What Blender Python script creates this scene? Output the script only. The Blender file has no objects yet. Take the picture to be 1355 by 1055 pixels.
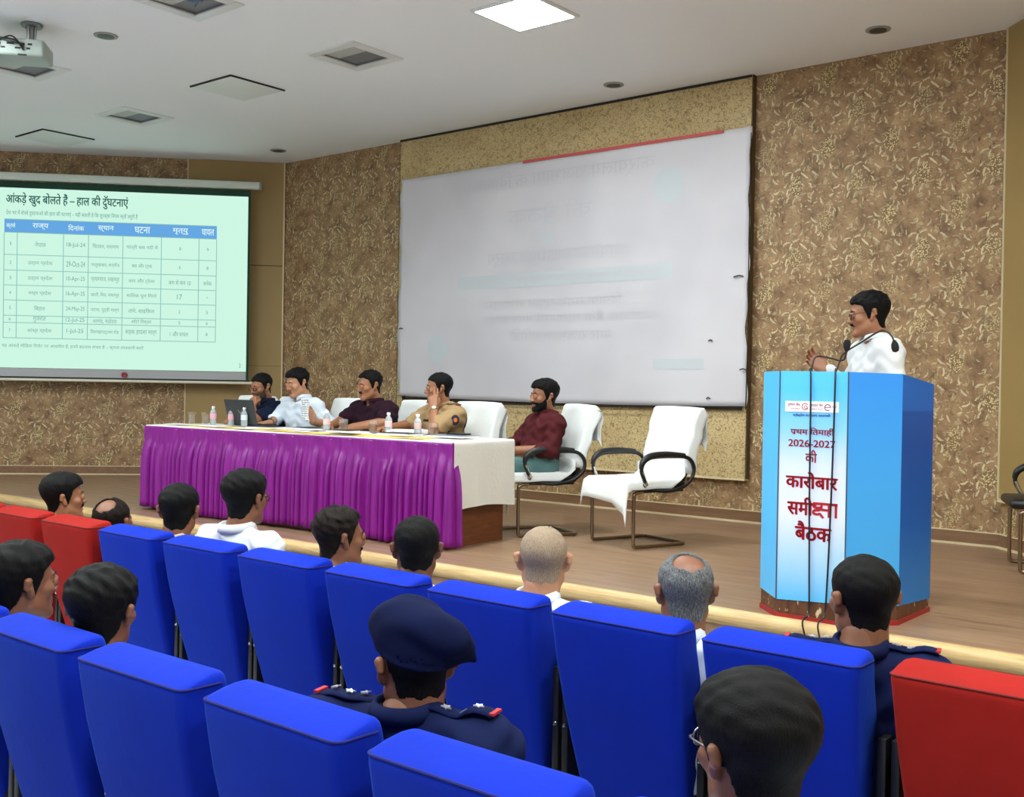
import bpy, bmesh, math, random, re
import numpy as np
from mathutils import Vector, Matrix

random.seed(7); np.random.seed(7)
SC = bpy.context.scene
COL = SC.collection
PI = math.pi
V = Vector

# ------------------------------------------------------------------ camera, world, exposure
cam_d = bpy.data.cameras.new('camera'); cam = bpy.data.objects.new('camera', cam_d); COL.objects.link(cam)
cam_d.sensor_fit = 'HORIZONTAL'; cam_d.sensor_width = 36.0; cam_d.lens = 36.0 * 1427.7 / 1355.0
cam_d.clip_start = 0.05
YAW, PITCH, ROLL = 0.685843, 0.0094675, 0.0166775
cam.matrix_world = Matrix.Translation((0, 0, 1.72)) @ Matrix.Rotation(YAW, 4, 'Z') @ Matrix.Rotation(PI / 2 - PITCH, 4, 'X') @ Matrix.Rotation(ROLL, 4, 'Z')
SC.camera = cam
wd = bpy.data.worlds.new('world'); SC.world = wd; wd.use_nodes = True
wd.node_tree.nodes['Background'].inputs[0].default_value = (0.93, 0.97, 1.0, 1)
wd.node_tree.nodes['Background'].inputs[1].default_value = 0.24
SC.view_settings.view_transform = 'Standard'; SC.view_settings.look = 'None'
EXPO = 1.68
SC.view_settings.exposure = EXPO; SC.view_settings.gamma = 1.0
SC.view_settings.use_curve_mapping = False
PANEL_LIGHT = 36.0          # emission strength of a lit ceiling panel
SLIDE_LIGHT = 0.93          # brightness of the projected slide
try:
    SC.cycles.use_denoising = True
    SC.cycles.max_bounces = 8; SC.cycles.diffuse_bounces = 5
except Exception:
    pass

STAGE, CEIL, WY, EY = 0.65, 4.309, 8.089, 4.75

# ------------------------------------------------------------------ materials
def srgb(r, g, b):
    f = lambda c: (c / 255 / 12.92) if c / 255 <= 0.04045 else ((c / 255 + 0.055) / 1.055) ** 2.4
    return (f(r), f(g), f(b), 1)

class G:
    """small node-graph helper"""
    def __init__(s, name):
        s.m = bpy.data.materials.new(name); s.m.use_nodes = True; s.t = s.m.node_tree
        s.n = s.t.nodes; s.l = s.t.links; s.b = s.n['Principled BSDF']
    def new(s, kind, **kw):
        n = s.n.new(kind)
        for k, v in kw.items(): setattr(n, k, v)
        return n
    def set(s, sock, v):
        if hasattr(v, 'is_output'): s.l.new(v, sock)
        else: sock.default_value = v
    def math(s, op, a, b=None, c=None, clamp=False):
        n = s.new('ShaderNodeMath', operation=op, use_clamp=clamp)
        s.set(n.inputs[0], a)
        if b is not None: s.set(n.inputs[1], b)
        if c is not None: s.set(n.inputs[2], c)
        return n.outputs[0]
    def mix(s, f, a, b, blend='MIX'):
        n = s.new('ShaderNodeMix', data_type='RGBA', blend_type=blend)
        s.set(n.inputs[0], f); s.set(n.inputs[6], a); s.set(n.inputs[7], b)
        return n.outputs[2]
    def ramp(s, v, stops, interp='LINEAR'):
        n = s.new('ShaderNodeValToRGB'); r = n.color_ramp; r.interpolation = interp
        while len(r.elements) < len(stops): r.elements.new(0.5)
        for e, (p, c) in zip(r.elements, stops):
            e.position = p; e.color = c if not isinstance(c, (int, float)) else (c, c, c, 1)
        s.l.new(v, n.inputs[0]); return n.outputs[0]
    def smooth(s, v, a, b):
        n = s.new('ShaderNodeMapRange', interpolation_type='SMOOTHSTEP'); s.set(n.inputs[0], v)
        n.inputs[1].default_value = a; n.inputs[2].default_value = b; return n.outputs[0]
    def noise(s, vec, scale, detail=2, rough=0.5, dist=0.0, dims='3D'):
        n = s.new('ShaderNodeTexNoise', noise_dimensions=dims)
        if vec is not None: s.l.new(vec, n.inputs['Vector'])
        n.inputs['Scale'].default_value = scale; n.inputs['Detail'].default_value = detail
        n.inputs['Roughness'].default_value = rough; n.inputs['Distortion'].default_value = dist
        return n.outputs[0]
    def coord(s, which='Object'):
        return s.new('ShaderNodeTexCoord').outputs[which]
    def sep(s, v):
        n = s.new('ShaderNodeSeparateXYZ'); s.l.new(v, n.inputs[0]); return n.outputs
    def comb(s, x, y, z=0.0):
        n = s.new('ShaderNodeCombineXYZ'); s.set(n.inputs[0], x); s.set(n.inputs[1], y); s.set(n.inputs[2], z); return n.outputs[0]
    def scale(s, v, sc):
        n = s.new('ShaderNodeMapping'); s.l.new(v, n.inputs[0]); n.inputs['Scale'].default_value = sc; return n.outputs[0]
    def bump(s, h, strength=0.3, dist=0.01):
        n = s.new('ShaderNodeBump'); n.inputs['Strength'].default_value = strength; n.inputs['Distance'].default_value = dist
        s.l.new(h, n.inputs['Height']); s.l.new(n.outputs[0], s.b.inputs['Normal'])
    def color(s, c): s.set(s.b.inputs['Base Color'], c)
    def p(s, **kw):
        for k, v in kw.items(): s.b.inputs[k.replace('_', ' ')].default_value = v

MATS = {}
def mat(name, c, rough=0.6, metal=0.0, var=0.0, vscale=20, bump=0.0, bscale=200, sheen=0.0, sheen_c=None, **kw):
    if name in MATS: return MATS[name]
    g = G(name); g.p(Roughness=rough, Metallic=metal)
    if var > 0:
        n = g.noise(g.coord(), vscale, 4, 0.6)
        d = tuple(x * (1 - var) for x in c[:3]) + (1,); l = tuple(min(1, x * (1 + var)) for x in c[:3]) + (1,)
        g.color(g.ramp(n, [(0.3, d), (0.7, l)]))
    else: g.color(c)
    if bump: g.bump(g.noise(g.coord(), bscale, 3), bump, 0.004)
    if sheen:
        g.p(Sheen_Weight=sheen, Sheen_Roughness=0.45); g.b.inputs['Sheen Tint'].default_value = sheen_c or (1, 1, 1, 1)
    for k, v in kw.items(): g.b.inputs[k.replace('_', ' ')].default_value = v
    MATS[name] = g.m
    return g.m

def emit(name, c, s):
    if name in MATS: return MATS[name]
    g = G(name); g.color((0, 0, 0, 1)); g.b.inputs['Emission Color'].default_value = c; g.b.inputs['Emission Strength'].default_value = s if name == 'lit_panel' else s / 2 ** EXPO
    g.p(Roughness=0.9); g.b.inputs['Specular IOR Level'].default_value = 0.0
    MATS[name] = g.m; return g.m

def wallpaper_mat():
    g = G('floral_wallpaper'); uv = g.coord('UV'); x, y, _ = g.sep(uv)
    a, b = 0.25, 0.56
    cx = g.math('FLOOR', g.math('DIVIDE', x, a))
    v = g.math('ADD', y, g.math('MULTIPLY', cx, b * 0.5))
    tu = g.math('FRACT', g.math('DIVIDE', x, a)); tv = g.math('FRACT', g.math('DIVIDE', v, b))
    # two columns share one set of sprays so that the repeat reads as wallpaper
    cy = g.math('FLOOR', g.math('DIVIDE', v, b))
    par = g.math('MODULO', g.math('ABSOLUTE', cx), 2.0)
    loc = g.comb(g.math('MULTIPLY', tu, a), g.math('MULTIPLY', tv, b), g.math('MULTIPLY', par, 3.7))
    warp = g.noise(uv, 9, 2)
    big = g.noise(uv, 7, 3, 0.6)
    base = g.ramp(big, [(0.3, srgb(112, 84, 56)), (0.5, srgb(148, 116, 80)), (0.72, srgb(174, 142, 102))])
    # dark brown brushing
    dk = g.noise(g.scale(uv, (1.0, 0.55, 1)), 30, 4, 0.7, 0.8)
    base = g.mix(g.smooth(dk, 0.56, 0.70), base, srgb(98, 72, 46))
    # feather / leaf strokes: one curved, ragged stroke per cell, each with its own direction
    rag = g.noise(uv, 70, 2, 0.6)
    def strokes(scale, ln, wd, bend, off):
        vm = g.new('ShaderNodeVectorMath', operation='ADD'); g.l.new(loc, vm.inputs[0]); vm.inputs[1].default_value = (off, off * 1.7, 0)
        vo = g.new('ShaderNodeTexVoronoi', feature='F1', voronoi_dimensions='3D'); g.l.new(vm.outputs[0], vo.inputs['Vector']); vo.inputs['Scale'].default_value = scale
        sb = g.new('ShaderNodeVectorMath', operation='SUBTRACT'); g.l.new(vm.outputs[0], sb.inputs[0]); g.l.new(vo.outputs['Position'], sb.inputs[1])
        px, py, pz = g.sep(sb.outputs[0]); cr, cg, cb = g.sep(vo.outputs['Color'])
        an = g.math('MULTIPLY', cr, 6.283); ca = g.math('COSINE', an); sa = g.math('SINE', an)
        u = g.math('ADD', g.math('MULTIPLY', px, ca), g.math('MULTIPLY', py, sa)); w = g.math('SUBTRACT', g.math('MULTIPLY', py, ca), g.math('MULTIPLY', px, sa))
        w = g.math('SUBTRACT', w, g.math('MULTIPLY', g.math('MULTIPLY', u, u), g.math('MULTIPLY', g.math('SUBTRACT', cg, 0.5), bend)))
        w = g.math('ADD', w, g.math('MULTIPLY', g.math('SUBTRACT', rag, 0.5), 0.020))
        e = g.math('ADD', g.math('POWER', g.math('ABSOLUTE', g.math('DIVIDE', u, ln)), 2.0), g.math('POWER', g.math('ABSOLUTE', g.math('DIVIDE', w, wd)), 2.0))
        return g.smooth(e, 1.0, 0.7), g.smooth(e, 2.1, 1.0), cb
    s1, o1_, k1 = strokes(15, 0.046, 0.0085, 26, 0.0)
    s2, o2_, k2 = strokes(24, 0.024, 0.0062, 40, 3.3)
    s3, o3_, k3 = strokes(10, 0.030, 0.016, 30, 7.1)
    clu = g.smooth(g.noise(loc, 6.5, 1, 0.5), 0.40, 0.58)
    tex = g.smooth(g.noise(uv, 120, 2, 0.6), 0.38, 0.56)
    base = g.mix(g.math('MULTIPLY', g.math('MULTIPLY', s3, g.smooth(k3, 0.35, 0.5)), g.math('MULTIPLY', tex, 0.75)), base, srgb(196, 176, 134))
    base = g.mix(g.math('MULTIPLY', g.math('MULTIPLY', o2_, g.smooth(k2, 0.42, 0.5)), 0.45), base, srgb(96, 72, 46))
    base = g.mix(g.math('MULTIPLY', g.math('MULTIPLY', s2, clu), g.math('MULTIPLY', g.smooth(k2, 0.42, 0.5), 0.8)), base, srgb(206, 188, 146))
    base = g.mix(g.math('MULTIPLY', g.math('MULTIPLY', o1_, g.smooth(k1, 0.40, 0.5)), 0.45), base, srgb(98, 74, 48))
    leaf = g.math('MULTIPLY', g.math('MULTIPLY', s1, g.smooth(k1, 0.40, 0.5)), g.math('ADD', 0.25, g.math('MULTIPLY', clu, 0.75)))
    base = g.mix(g.math('MULTIPLY', leaf, 0.85), base, srgb(218, 202, 162))
    # dotted medallion, one per column half-drop
    dx = g.math('ABSOLUTE', g.math('MULTIPLY', g.math('SUBTRACT', tu, 0.5), a / 0.062))
    dy = g.math('ABSOLUTE', g.math('MULTIPLY', g.math('SUBTRACT', tv, 0.5), b / 0.088))
    dd = g.math('ADD', g.math('POWER', dx, 1.35), g.math('POWER', dy, 1.35))
    med = g.smooth(dd, 1.08, 0.92)
    vo = g.new('ShaderNodeTexVoronoi', feature='F1'); g.l.new(uv, vo.inputs['Vector']); vo.inputs['Scale'].default_value = 85
    dots = g.smooth(vo.outputs['Distance'], 0.52, 0.36)
    medc = g.mix(dots, srgb(120, 96, 62), srgb(222, 202, 150))
    sel = g.math('MULTIPLY', med, g.math('ADD', 0.45, g.math('MULTIPLY', g.smooth(g.noise(g.comb(cx, cy), 1.7, 0), 0.35, 0.6), 0.40)))
    base = g.mix(sel, base, medc)
    g.color(base); g.p(Roughness=0.62)
    g.bump(g.math('ADD', leaf, g.math('MULTIPLY', dk, 0.4)), 0.25, 0.004)
    return g.m

def panel_paper_mat():
    g = G('scroll_wallpaper'); uv = g.coord('UV')
    n = g.noise(uv, 22, 1.5, 0.5, 1.4)
    band = g.math('ABSOLUTE', g.math('SUBTRACT', n, 0.5))
    line = g.smooth(band, 0.050, 0.022)
    gate = g.smooth(g.noise(uv, 34, 1), 0.30, 0.42)
    base = g.ramp(g.noise(uv, 2.2, 2), [(0.3, srgb(186, 162, 114)), (0.7, srgb(204, 182, 134))])
    g.color(g.mix(g.math('MULTIPLY', line, g.math('MULTIPLY', gate, 0.8)), base, srgb(128, 106, 66)))
    g.p(Roughness=0.6)
    return g.m

def stage_wood_mat():
    g = G('stage_laminate'); c = g.coord(); 
    n = g.noise(g.scale(c, (0.8, 14, 1)), 2.0, 5, 0.65, 0.6)
    n2 = g.noise(g.scale(c, (0.5, 4, 1)), 3.1, 3, 0.6)
    base = g.ramp(n, [(0.25, srgb(116, 88, 68)), (0.5, srgb(144, 114, 90)), (0.75, srgb(164, 134, 108))])
    base = g.mix(g.smooth(n2, 0.60, 0.72), base, srgb(116, 86, 64))
    x, y, z = g.sep(c)
    fy = g.math('FRACT', g.math('DIVIDE', y, 1.22))
    seam = g.smooth(g.math('ABSOLUTE', g.math('SUBTRACT', fy, 0.5)), 0.006, 0.002)
    base = g.mix(g.math('MULTIPLY', seam, 0.4), base, srgb(95, 70, 52))
    g.color(base); g.p(Roughness=0.34)
    return g.m

def wood_mat(name, d, m_, l, rough=0.45, axis=(0.7, 12, 12), sc=2.5):
    if name in MATS: return MATS[name]
    g = G(name); n = g.noise(g.scale(g.coord(), axis), sc, 5, 0.62, 0.8)
    g.color(g.ramp(n, [(0.25, d), (0.5, m_), (0.75, l)])); g.p(Roughness=rough)
    MATS[name] = g.m; return g.m

M_WALL = wallpaper_mat(); M_SCROLL = panel_paper_mat(); M_STAGE = stage_wood_mat()
M_CEIL = mat('ceiling_paint', srgb(240, 242, 244), 0.9)
M_TAN = mat('tan_panel', srgb(156, 130, 80), 0.55, var=0.06, vscale=1.5)
M_NOSE = wood_mat('pale_edge_wood', srgb(160, 122, 78), srgb(200, 168, 116), srgb(216, 188, 140), 0.5, (0.6, 10, 10), 4)
M_RISER = wood_mat('red_brown_wood', srgb(82, 46, 34), srgb(104, 60, 44), srgb(122, 76, 56), 0.5)
M_SKIRT = wood_mat('brown_skirting', srgb(108, 78, 56), srgb(126, 94, 68), srgb(140, 106, 78), 0.45)
M_TABLEWOOD = wood_mat('table_wood', srgb(84, 44, 22), srgb(104, 56, 28), srgb(124, 72, 38), 0.4, (2, 2, 12))
M_TRIM = mat('cream_trim', srgb(210, 194, 156), 0.5)
M_DARKLINE = mat('dark_gap', srgb(40, 34, 26), 0.8)
M_FLOOR = mat('pale_bounce_floor', srgb(168, 172, 178), 0.5, var=0.06, vscale=6)  # unseen hall floor, made pale to bounce light up to the ceiling
M_BLACK = mat('black_plastic', srgb(18, 18, 20), 0.4)
M_BLKLEATHER = mat('black_leather', srgb(20, 20, 22), 0.42, bump=0.15, bscale=120)
M_CHROME = mat('steel_tube', srgb(200, 196, 188), 0.22, 1.0)
M_BRONZE = mat('worn_steel_tube', srgb(150, 132, 112), 0.28, 1.0)
M_WHITECLOTH = mat('white_towel', srgb(226, 229, 228), 0.95, bump=0.55, bscale=26)
M_TABLECLOTH = mat('white_tablecloth', srgb(228, 226, 218), 0.85, bump=0.6, bscale=38)
M_YELLOW = mat('yellow_runner', srgb(226, 196, 96), 0.6, var=0.08, vscale=6)
M_PAPER = mat('paper', srgb(236, 236, 240), 0.8)
M_DARKPAPER = mat('dark_folder', srgb(38, 40, 48), 0.5)
M_FRAMEWHITE = mat('white_metal', srgb(220, 222, 220), 0.45)
M_GREYLOUV = mat('grey_louvre', srgb(116, 116, 120), 0.5)
M_LIGHTLOUV = mat('pale_louvre', srgb(184, 186, 180), 0.5)
M_LIT = emit('lit_panel', (0.93, 1.0, 0.99, 1), PANEL_LIGHT)
M_GLASS = mat('clear_plastic', (1, 1, 1, 1), 0.08, Transmission_Weight=0.92, IOR=1.25)
M_GLASS2 = mat('tumbler_glass', (1, 1, 1, 1), 0.03, Transmission_Weight=0.95, IOR=1.35)
M_TEA = mat('tea', srgb(150, 100, 60), 0.2)
M_LABEL = mat('bottle_label', srgb(222, 160, 176), 0.5)

def pleat_satin():
    g = G('purple_satin'); n = g.noise(g.scale(g.coord(), (60, 60, 2)), 1.5, 3)
    g.color(g.ramp(n, [(0.3, srgb(104, 4, 108)), (0.7, srgb(140, 10, 142))]))
    g.p(Roughness=0.40, Sheen_Weight=0.08, Sheen_Roughness=0.3); g.b.inputs['Sheen Tint'].default_value = srgb(220, 120, 230)
    return g.m
M_PURPLE = pleat_satin()

def seat_fabric(name, c, sh):
    g = G(name); co = g.coord()
    n = g.noise(co, 5, 3, 0.6)
    g.color(g.mix(g.math('MULTIPLY', g.smooth(n, 0.35, 0.7), 0.35), c, tuple(x * 0.72 for x in c[:3]) + (1,)))
    g.p(Roughness=0.85, Sheen_Weight=0.12, Sheen_Roughness=0.4); g.b.inputs['Sheen Tint'].default_value = sh
    g.b.inputs['Specular IOR Level'].default_value = 0.15
    g.bump(g.noise(g.scale(co, (3, 3, 1)), 9, 2), 0.12, 0.01)
    return g.m
M_BLUE = seat_fabric('blue_seat_cover', (0.0012, 0.0175, 0.37, 1), (0.10, 0.5, 1.0, 1))
M_RED = seat_fabric('red_seat_cover', (0.30, 0.011, 0.008, 1), (1.0, 0.14, 0.10, 1))
M_BLUESEAM = mat('blue_seam', (0.0006, 0.004, 0.13, 1), 0.9)
M_REDSEAM = mat('red_seam', (0.13, 0.006, 0.005, 1), 0.9)

def skin(name, r, g_, b):
    if name in MATS: return MATS[name]
    g = G(name); c = srgb(r, g_, b)
    n = g.noise(g.coord(), 30, 3, 0.6)
    g.color(g.ramp(n, [(0.3, tuple(x * 0.9 for x in c[:3]) + (1,)), (0.7, c)]))
    g.p(Roughness=0.48); g.bump(g.noise(g.coord(), 220, 2), 0.06, 0.002)
    MATS[name] = g.m; return g.m
def hairm(name, r, g_, b, tip=None):
    if name in MATS: return MATS[name]
    g = G(name); c = srgb(r, g_, b); t = srgb(*tip) if tip else tuple(min(1, x * 1.8 + 0.001) for x in c[:3]) + (1,)
    n = g.noise(g.scale(g.coord(), (150, 150, 30)), 2.4, 4, 0.7, 0.6)
    g.color(g.ramp(n, [(0.42, c), (0.74, t)])); g.p(Roughness=0.55); g.b.inputs['Specular IOR Level'].default_value = 0.12
    g.bump(n, 0.8, 0.004)
    MATS[name] = g.m; return g.m
M_EYEW = mat('eye_white', srgb(190, 178, 166), 0.4)
M_IRIS = mat('iris', srgb(28, 18, 14), 0.2)

def cloth(name, r, g_, b, rough=0.8, bump=0.12):
    return mat(name, srgb(r, g_, b), rough, bump=bump, bscale=320, Specular_IOR_Level=0.10)

# ------------------------------------------------------------------ object helpers
def link(o, parent=None):
    COL.objects.link(o)
    if parent is not None: o.parent = parent
    return o

def tag(o, label, cat, group=None, kind=None):
    if label: o['label'] = label
    if cat: o['category'] = cat
    if group: o['group'] = group
    if kind: o['kind'] = kind
    return o

def empty(name, loc, rz=0.0):
    o = bpy.data.objects.new(name, None); o.empty_display_size = 0.1; link(o)
    o.location = loc; o.rotation_euler = (0, 0, rz); return o

class MB:
    """mesh builder: collects simple shapes into ONE mesh"""
    def __init__(s): s.v = []; s.f = []; s.mi = []; s.uv = None
    def add(s, vs, fs, mi=0):
        o = len(s.v); s.v += [tuple(v) for v in vs]; s.f += [tuple(i + o for i in f) for f in fs]; s.mi += [mi] * len(fs); return s
    def box(s, c, size, rot=None, bevel=0.0, mi=0, seg=2):
        bm = bmesh.new(); bmesh.ops.create_cube(bm, size=1.0)
        bmesh.ops.scale(bm, vec=V(size), verts=bm.verts)
        if bevel: bmesh.ops.bevel(bm, geom=bm.edges[:] , offset=bevel, segments=seg, profile=0.5, affect='EDGES')
        M = Matrix.Translation(c) @ (rot.to_4x4() if rot is not None else Matrix())
        bm.verts.ensure_lookup_table(); bm.verts.index_update()
        s.add([M @ v.co for v in bm.verts], [[v.index for v in f.verts] for f in bm.faces], mi); bm.free(); return s
    def tube(s, pts, r, seg=10, closed=False, smooth=0, mi=0, flat=None):
        pts = [V(p) for p in pts]
        if smooth: pts = catmull(pts, smooth, closed)
        n = len(pts); rad = r if isinstance(r, (list, tuple)) else [r] * n
        if len(rad) != n: rad = list(np.interp(np.linspace(0, 1, n), np.linspace(0, 1, len(rad)), rad))
        up = None; vs = []
        for i, p in enumerate(pts):
            a = pts[(i - 1) % n] if (closed or i > 0) else p; b = pts[(i + 1) % n] if (closed or i < n - 1) else p
            t = (b - a).normalized()
            if up is None: up = t.orthogonal().normalized() if flat is None else (V(flat) - t * V(flat).dot(t)).normalized()
            up = (up - t * up.dot(t)).normalized(); w = t.cross(up)
            for k in range(seg):
                an = 2 * PI * k / seg; vs.append(p + (up * math.cos(an) + w * math.sin(an)) * rad[i])
        fs = []
        for i in range(n if closed else n - 1):
            j = (i + 1) % n
            for k in range(seg): fs.append((i * seg + k, i * seg + (k + 1) % seg, j * seg + (k + 1) % seg, j * seg + k))
        if not closed:
            fs.append(tuple(reversed(range(seg)))); fs.append(tuple((n - 1) * seg + k for k in range(seg)))
        return s.add(vs, fs, mi)
    def lathe(s, prof, c=(0, 0, 0), seg=24, mi=0, rot=None):
        vs = []; fs = []; n = len(prof)
        for r, z in prof:
            for k in range(seg):
                a = 2 * PI * k / seg; p = V((r * math.cos(a), r * math.sin(a), z))
                if rot is not None: p = rot @ p
                vs.append(p + V(c))
        for i in range(n - 1):
            for k in range(seg): fs.append((i * seg + k, i * seg + (k + 1) % seg, (i + 1) * seg + (k + 1) % seg, (i + 1) * seg + k))
        fs.append(tuple(reversed(range(seg)))); fs.append(tuple((n - 1) * seg + k for k in range(seg)))
        return s.add(vs, fs, mi)
    def prism(s, poly, z0, z1, mi=0, ztop=None):
        n = len(poly); vs = [(x, y, z0) for x, y in poly] + [(x, y, (z1 if ztop is None else ztop[i])) for i, (x, y) in enumerate(poly)]
        fs = [tuple(reversed(range(n))), tuple(range(n, 2 * n))] + [(i, (i + 1) % n, n + (i + 1) % n, n + i) for i in range(n)]
        return s.add(vs, fs, mi)
    def loft(s, rings, cap=True, mi=0):
        n = len(rings[0]); vs = [p for r in rings for p in r]; fs = []
        for i in range(len(rings) - 1):
            for k in range(n): fs.append((i * n + k, i * n + (k + 1) % n, (i + 1) * n + (k + 1) % n, (i + 1) * n + k))
        if cap: fs.append(tuple(reversed(range(n)))); fs.append(tuple((len(rings) - 1) * n + k for k in range(n)))
        return s.add(vs, fs, mi)
    def grid(s, rows, mi=0):
        n = len(rows[0]); vs = [p for r in rows for p in r]
        fs = [(i * n + k, i * n + k + 1, (i + 1) * n + k + 1, (i + 1) * n + k) for i in range(len(rows) - 1) for k in range(n - 1)]
        return s.add(vs, fs, mi)
    def build(s, name, m, parent=None, smooth=True, solid=0.0, autosm=True, offset=-1):
        me = bpy.data.meshes.new(name); me.from_pydata(s.v, [], s.f); me.update()
        ms = m if isinstance(m, (list, tuple)) else [m]
        for x in ms: me.materials.append(x)
        if any(s.mi): me.polygons.foreach_set('material_index', s.mi)
        bm = bmesh.new(); bm.from_mesh(me); 
        if solid == 0: bmesh.ops.recalc_face_normals(bm, faces=bm.faces)
        if solid:
            bm.normal_update(); bm.verts.index_update()
            base_v = bm.verts[:]; base_f = bm.faces[:]; border = [(e.verts[0], e.verts[1], e.link_faces[0]) for e in bm.edges if len(e.link_faces) == 1]
            low = {v: bm.verts.new(v.co - v.normal * solid) for v in base_v}
            for f in base_f: bm.faces.new([low[v] for v in reversed(f.verts)])
            for a, b, f in border:
                vs = list(f.verts); i = vs.index(a)
                if vs[(i + 1) % len(vs)] is b: a, b = b, a
                bm.faces.new((a, b, low[b], low[a]))
            for f in bm.faces: f.material_index = 0
        bm.to_mesh(me); bm.free()
        if smooth:
            me.polygons.foreach_set('use_smooth', [True] * len(me.polygons))
            if autosm: me.set_sharp_from_angle(angle=math.radians(42))
        return link(bpy.data.objects.new(name, me), parent)

def catmull(pts, n, closed=False):
    out = []; L = len(pts)
    for i in range(L if closed else L - 1):
        g = lambda k: pts[k % L] if closed else pts[max(0, min(L - 1, k))]
        p0, p1, p2, p3 = g(i - 1), g(i), g(i + 1), g(i + 2)
        for k in range(n):
            t = k / n
            out.append(0.5 * ((2 * p1) + (p2 - p0) * t + (2 * p0 - 5 * p1 + 4 * p2 - p3) * t * t + (3 * p1 - p0 - 3 * p2 + p3) * t ** 3))
    if not closed: out.append(pts[-1])
    return out

def copy_tree(o, parent=None):
    c = o.copy(); COL.objects.link(c)
    if parent is not None:
        c.parent = parent
    for ch in list(o.children): copy_tree(ch, c)
    return c

def text_mesh(body, bold=0.0):
    cu = bpy.data.curves.new('lettering', 'FONT'); cu.body = body; cu.offset = bold; cu.resolution_u = 4
    o = bpy.data.objects.new('lettering', cu); COL.objects.link(o)
    bpy.context.view_layer.update()
    me = bpy.data.meshes.new_from_object(o.evaluated_get(bpy.context.evaluated_depsgraph_get()))
    bpy.data.objects.remove(o); bpy.data.curves.remove(cu)
    n = len(me.vertices); co = np.zeros(n * 3); me.vertices.foreach_get('co', co); co = co.reshape(-1, 3)
    fs = [tuple(p.vertices) for p in me.polygons]; bpy.data.meshes.remove(me)
    return co, fs

def lettering(mb, body, rect, O, X, Y, bold=0.0, mirror=False, extra=None, mi=0):
    """fit text into rect=(x0,x1,y0,y1) of the plane O + x*X + y*Y"""
    body = re.sub('((?:[\u0915-\u0939]\u093c?\u094d)*[\u0915-\u0939]\u093c?)\u093f', '\u093f\\1', body)   # the short-i sign is written before its letter
    co, fs = text_mesh(body)
    if len(co) == 0: return
    if bold:
        n0 = len(co); c0 = co; f0 = list(fs); co = [c0]; k = n0
        for dx, dy in ((bold, 0), (-bold, 0), (0, bold * 0.6), (0, -bold * 0.6)):
            co.append(c0 + np.array([dx, dy, 0.0])); fs = fs + [tuple(i + k for i in f) for f in f0]; k += n0
        co = np.vstack(co)
    co = co.copy(); lo = co[:, :2].min(0); hi = co[:, :2].max(0)
    if extra is not None:
        for poly in extra:
            k = len(co); co = np.vstack([co, np.array([[a, b, 0] for a, b in poly])]); fs = fs + [tuple(range(k, k + len(poly)))]
    x0, x1, y0, y1 = rect
    u = (co[:, 0] - lo[0]) / (hi[0] - lo[0]); w = (co[:, 1] - lo[1]) / (hi[1] - lo[1])
    if mirror: u = 1 - u
    O, X, Y = V(O), V(X), V(Y)
    mb.add([O + X * (x0 + a * (x1 - x0)) + Y * (y0 + b * (y1 - y0)) for a, b in zip(u, w)], fs, mi)

def quad_uv(name, corners, uvs, m, kind='structure', parent=None):
    me = bpy.data.meshes.new(name); me.from_pydata([tuple(c) for c in corners], [], [tuple(range(len(corners)))]); me.materials.append(m)
    uvl = me.uv_layers.new(name='uv')
    for i, l in enumerate(me.loops): uvl.data[i].uv = uvs[l.vertex_index]
    o = link(bpy.data.objects.new(name, me), parent)
    if kind: o['kind'] = kind
    return o

# ------------------------------------------------------------------ the setting
def slab(name, poly, z0, z1, m):
    o = MB().prism(poly, z0, z1).build(name, m, smooth=False); o['kind'] = 'structure'; return o

CL, CR = V((-10.1, WY, 0)), V((-2.14, WY, 0))          # back wall corners
LT = V((-0.683, -0.73, 0)).normalized()                 # left angled wall runs this way from CL
RT = V((0.707, -0.707, 0))                              # right angled wall runs this way from CR
LN = V((0.73, -0.683, 0)).normalized(); RN = V((-0.707, -0.707, 0))
LE = CL + LT * 4.6; RE = CR + RT * 4.7

def wall_seg(name, a, b, nrm, z0, z1, m, th=0.15):
    """wall with real thickness, papered face toward the room, UV in metres"""
    L = (b - a).length; t = (b - a).normalized(); mb = MB()
    p = [a, b, b - nrm * th, a - nrm * th]
    vs = [V((q.x, q.y, z0)) for q in p] + [V((q.x, q.y, z1)) for q in p]
    me = bpy.data.meshes.new(name); me.from_pydata([tuple(v) for v in vs], [], [(0, 1, 5, 4), (1, 2, 6, 5), (2, 3, 7, 6), (3, 0, 4, 7), (4, 5, 6, 7), (3, 2, 1, 0)])
    me.materials.append(m); uvl = me.uv_layers.new(name='uv')
    for l in me.loops:
        v = vs[l.vertex_index]; uvl.data[l.index].uv = ((V((v.x, v.y, 0)) - a).dot(t), v.z)
    bm = bmesh.new(); bm.from_mesh(me); bmesh.ops.recalc_face_normals(bm, faces=bm.faces); bm.to_mesh(me); bm.free()
    o = link(bpy.data.objects.new(name, me)); o['kind'] = 'structure'; return o

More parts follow.
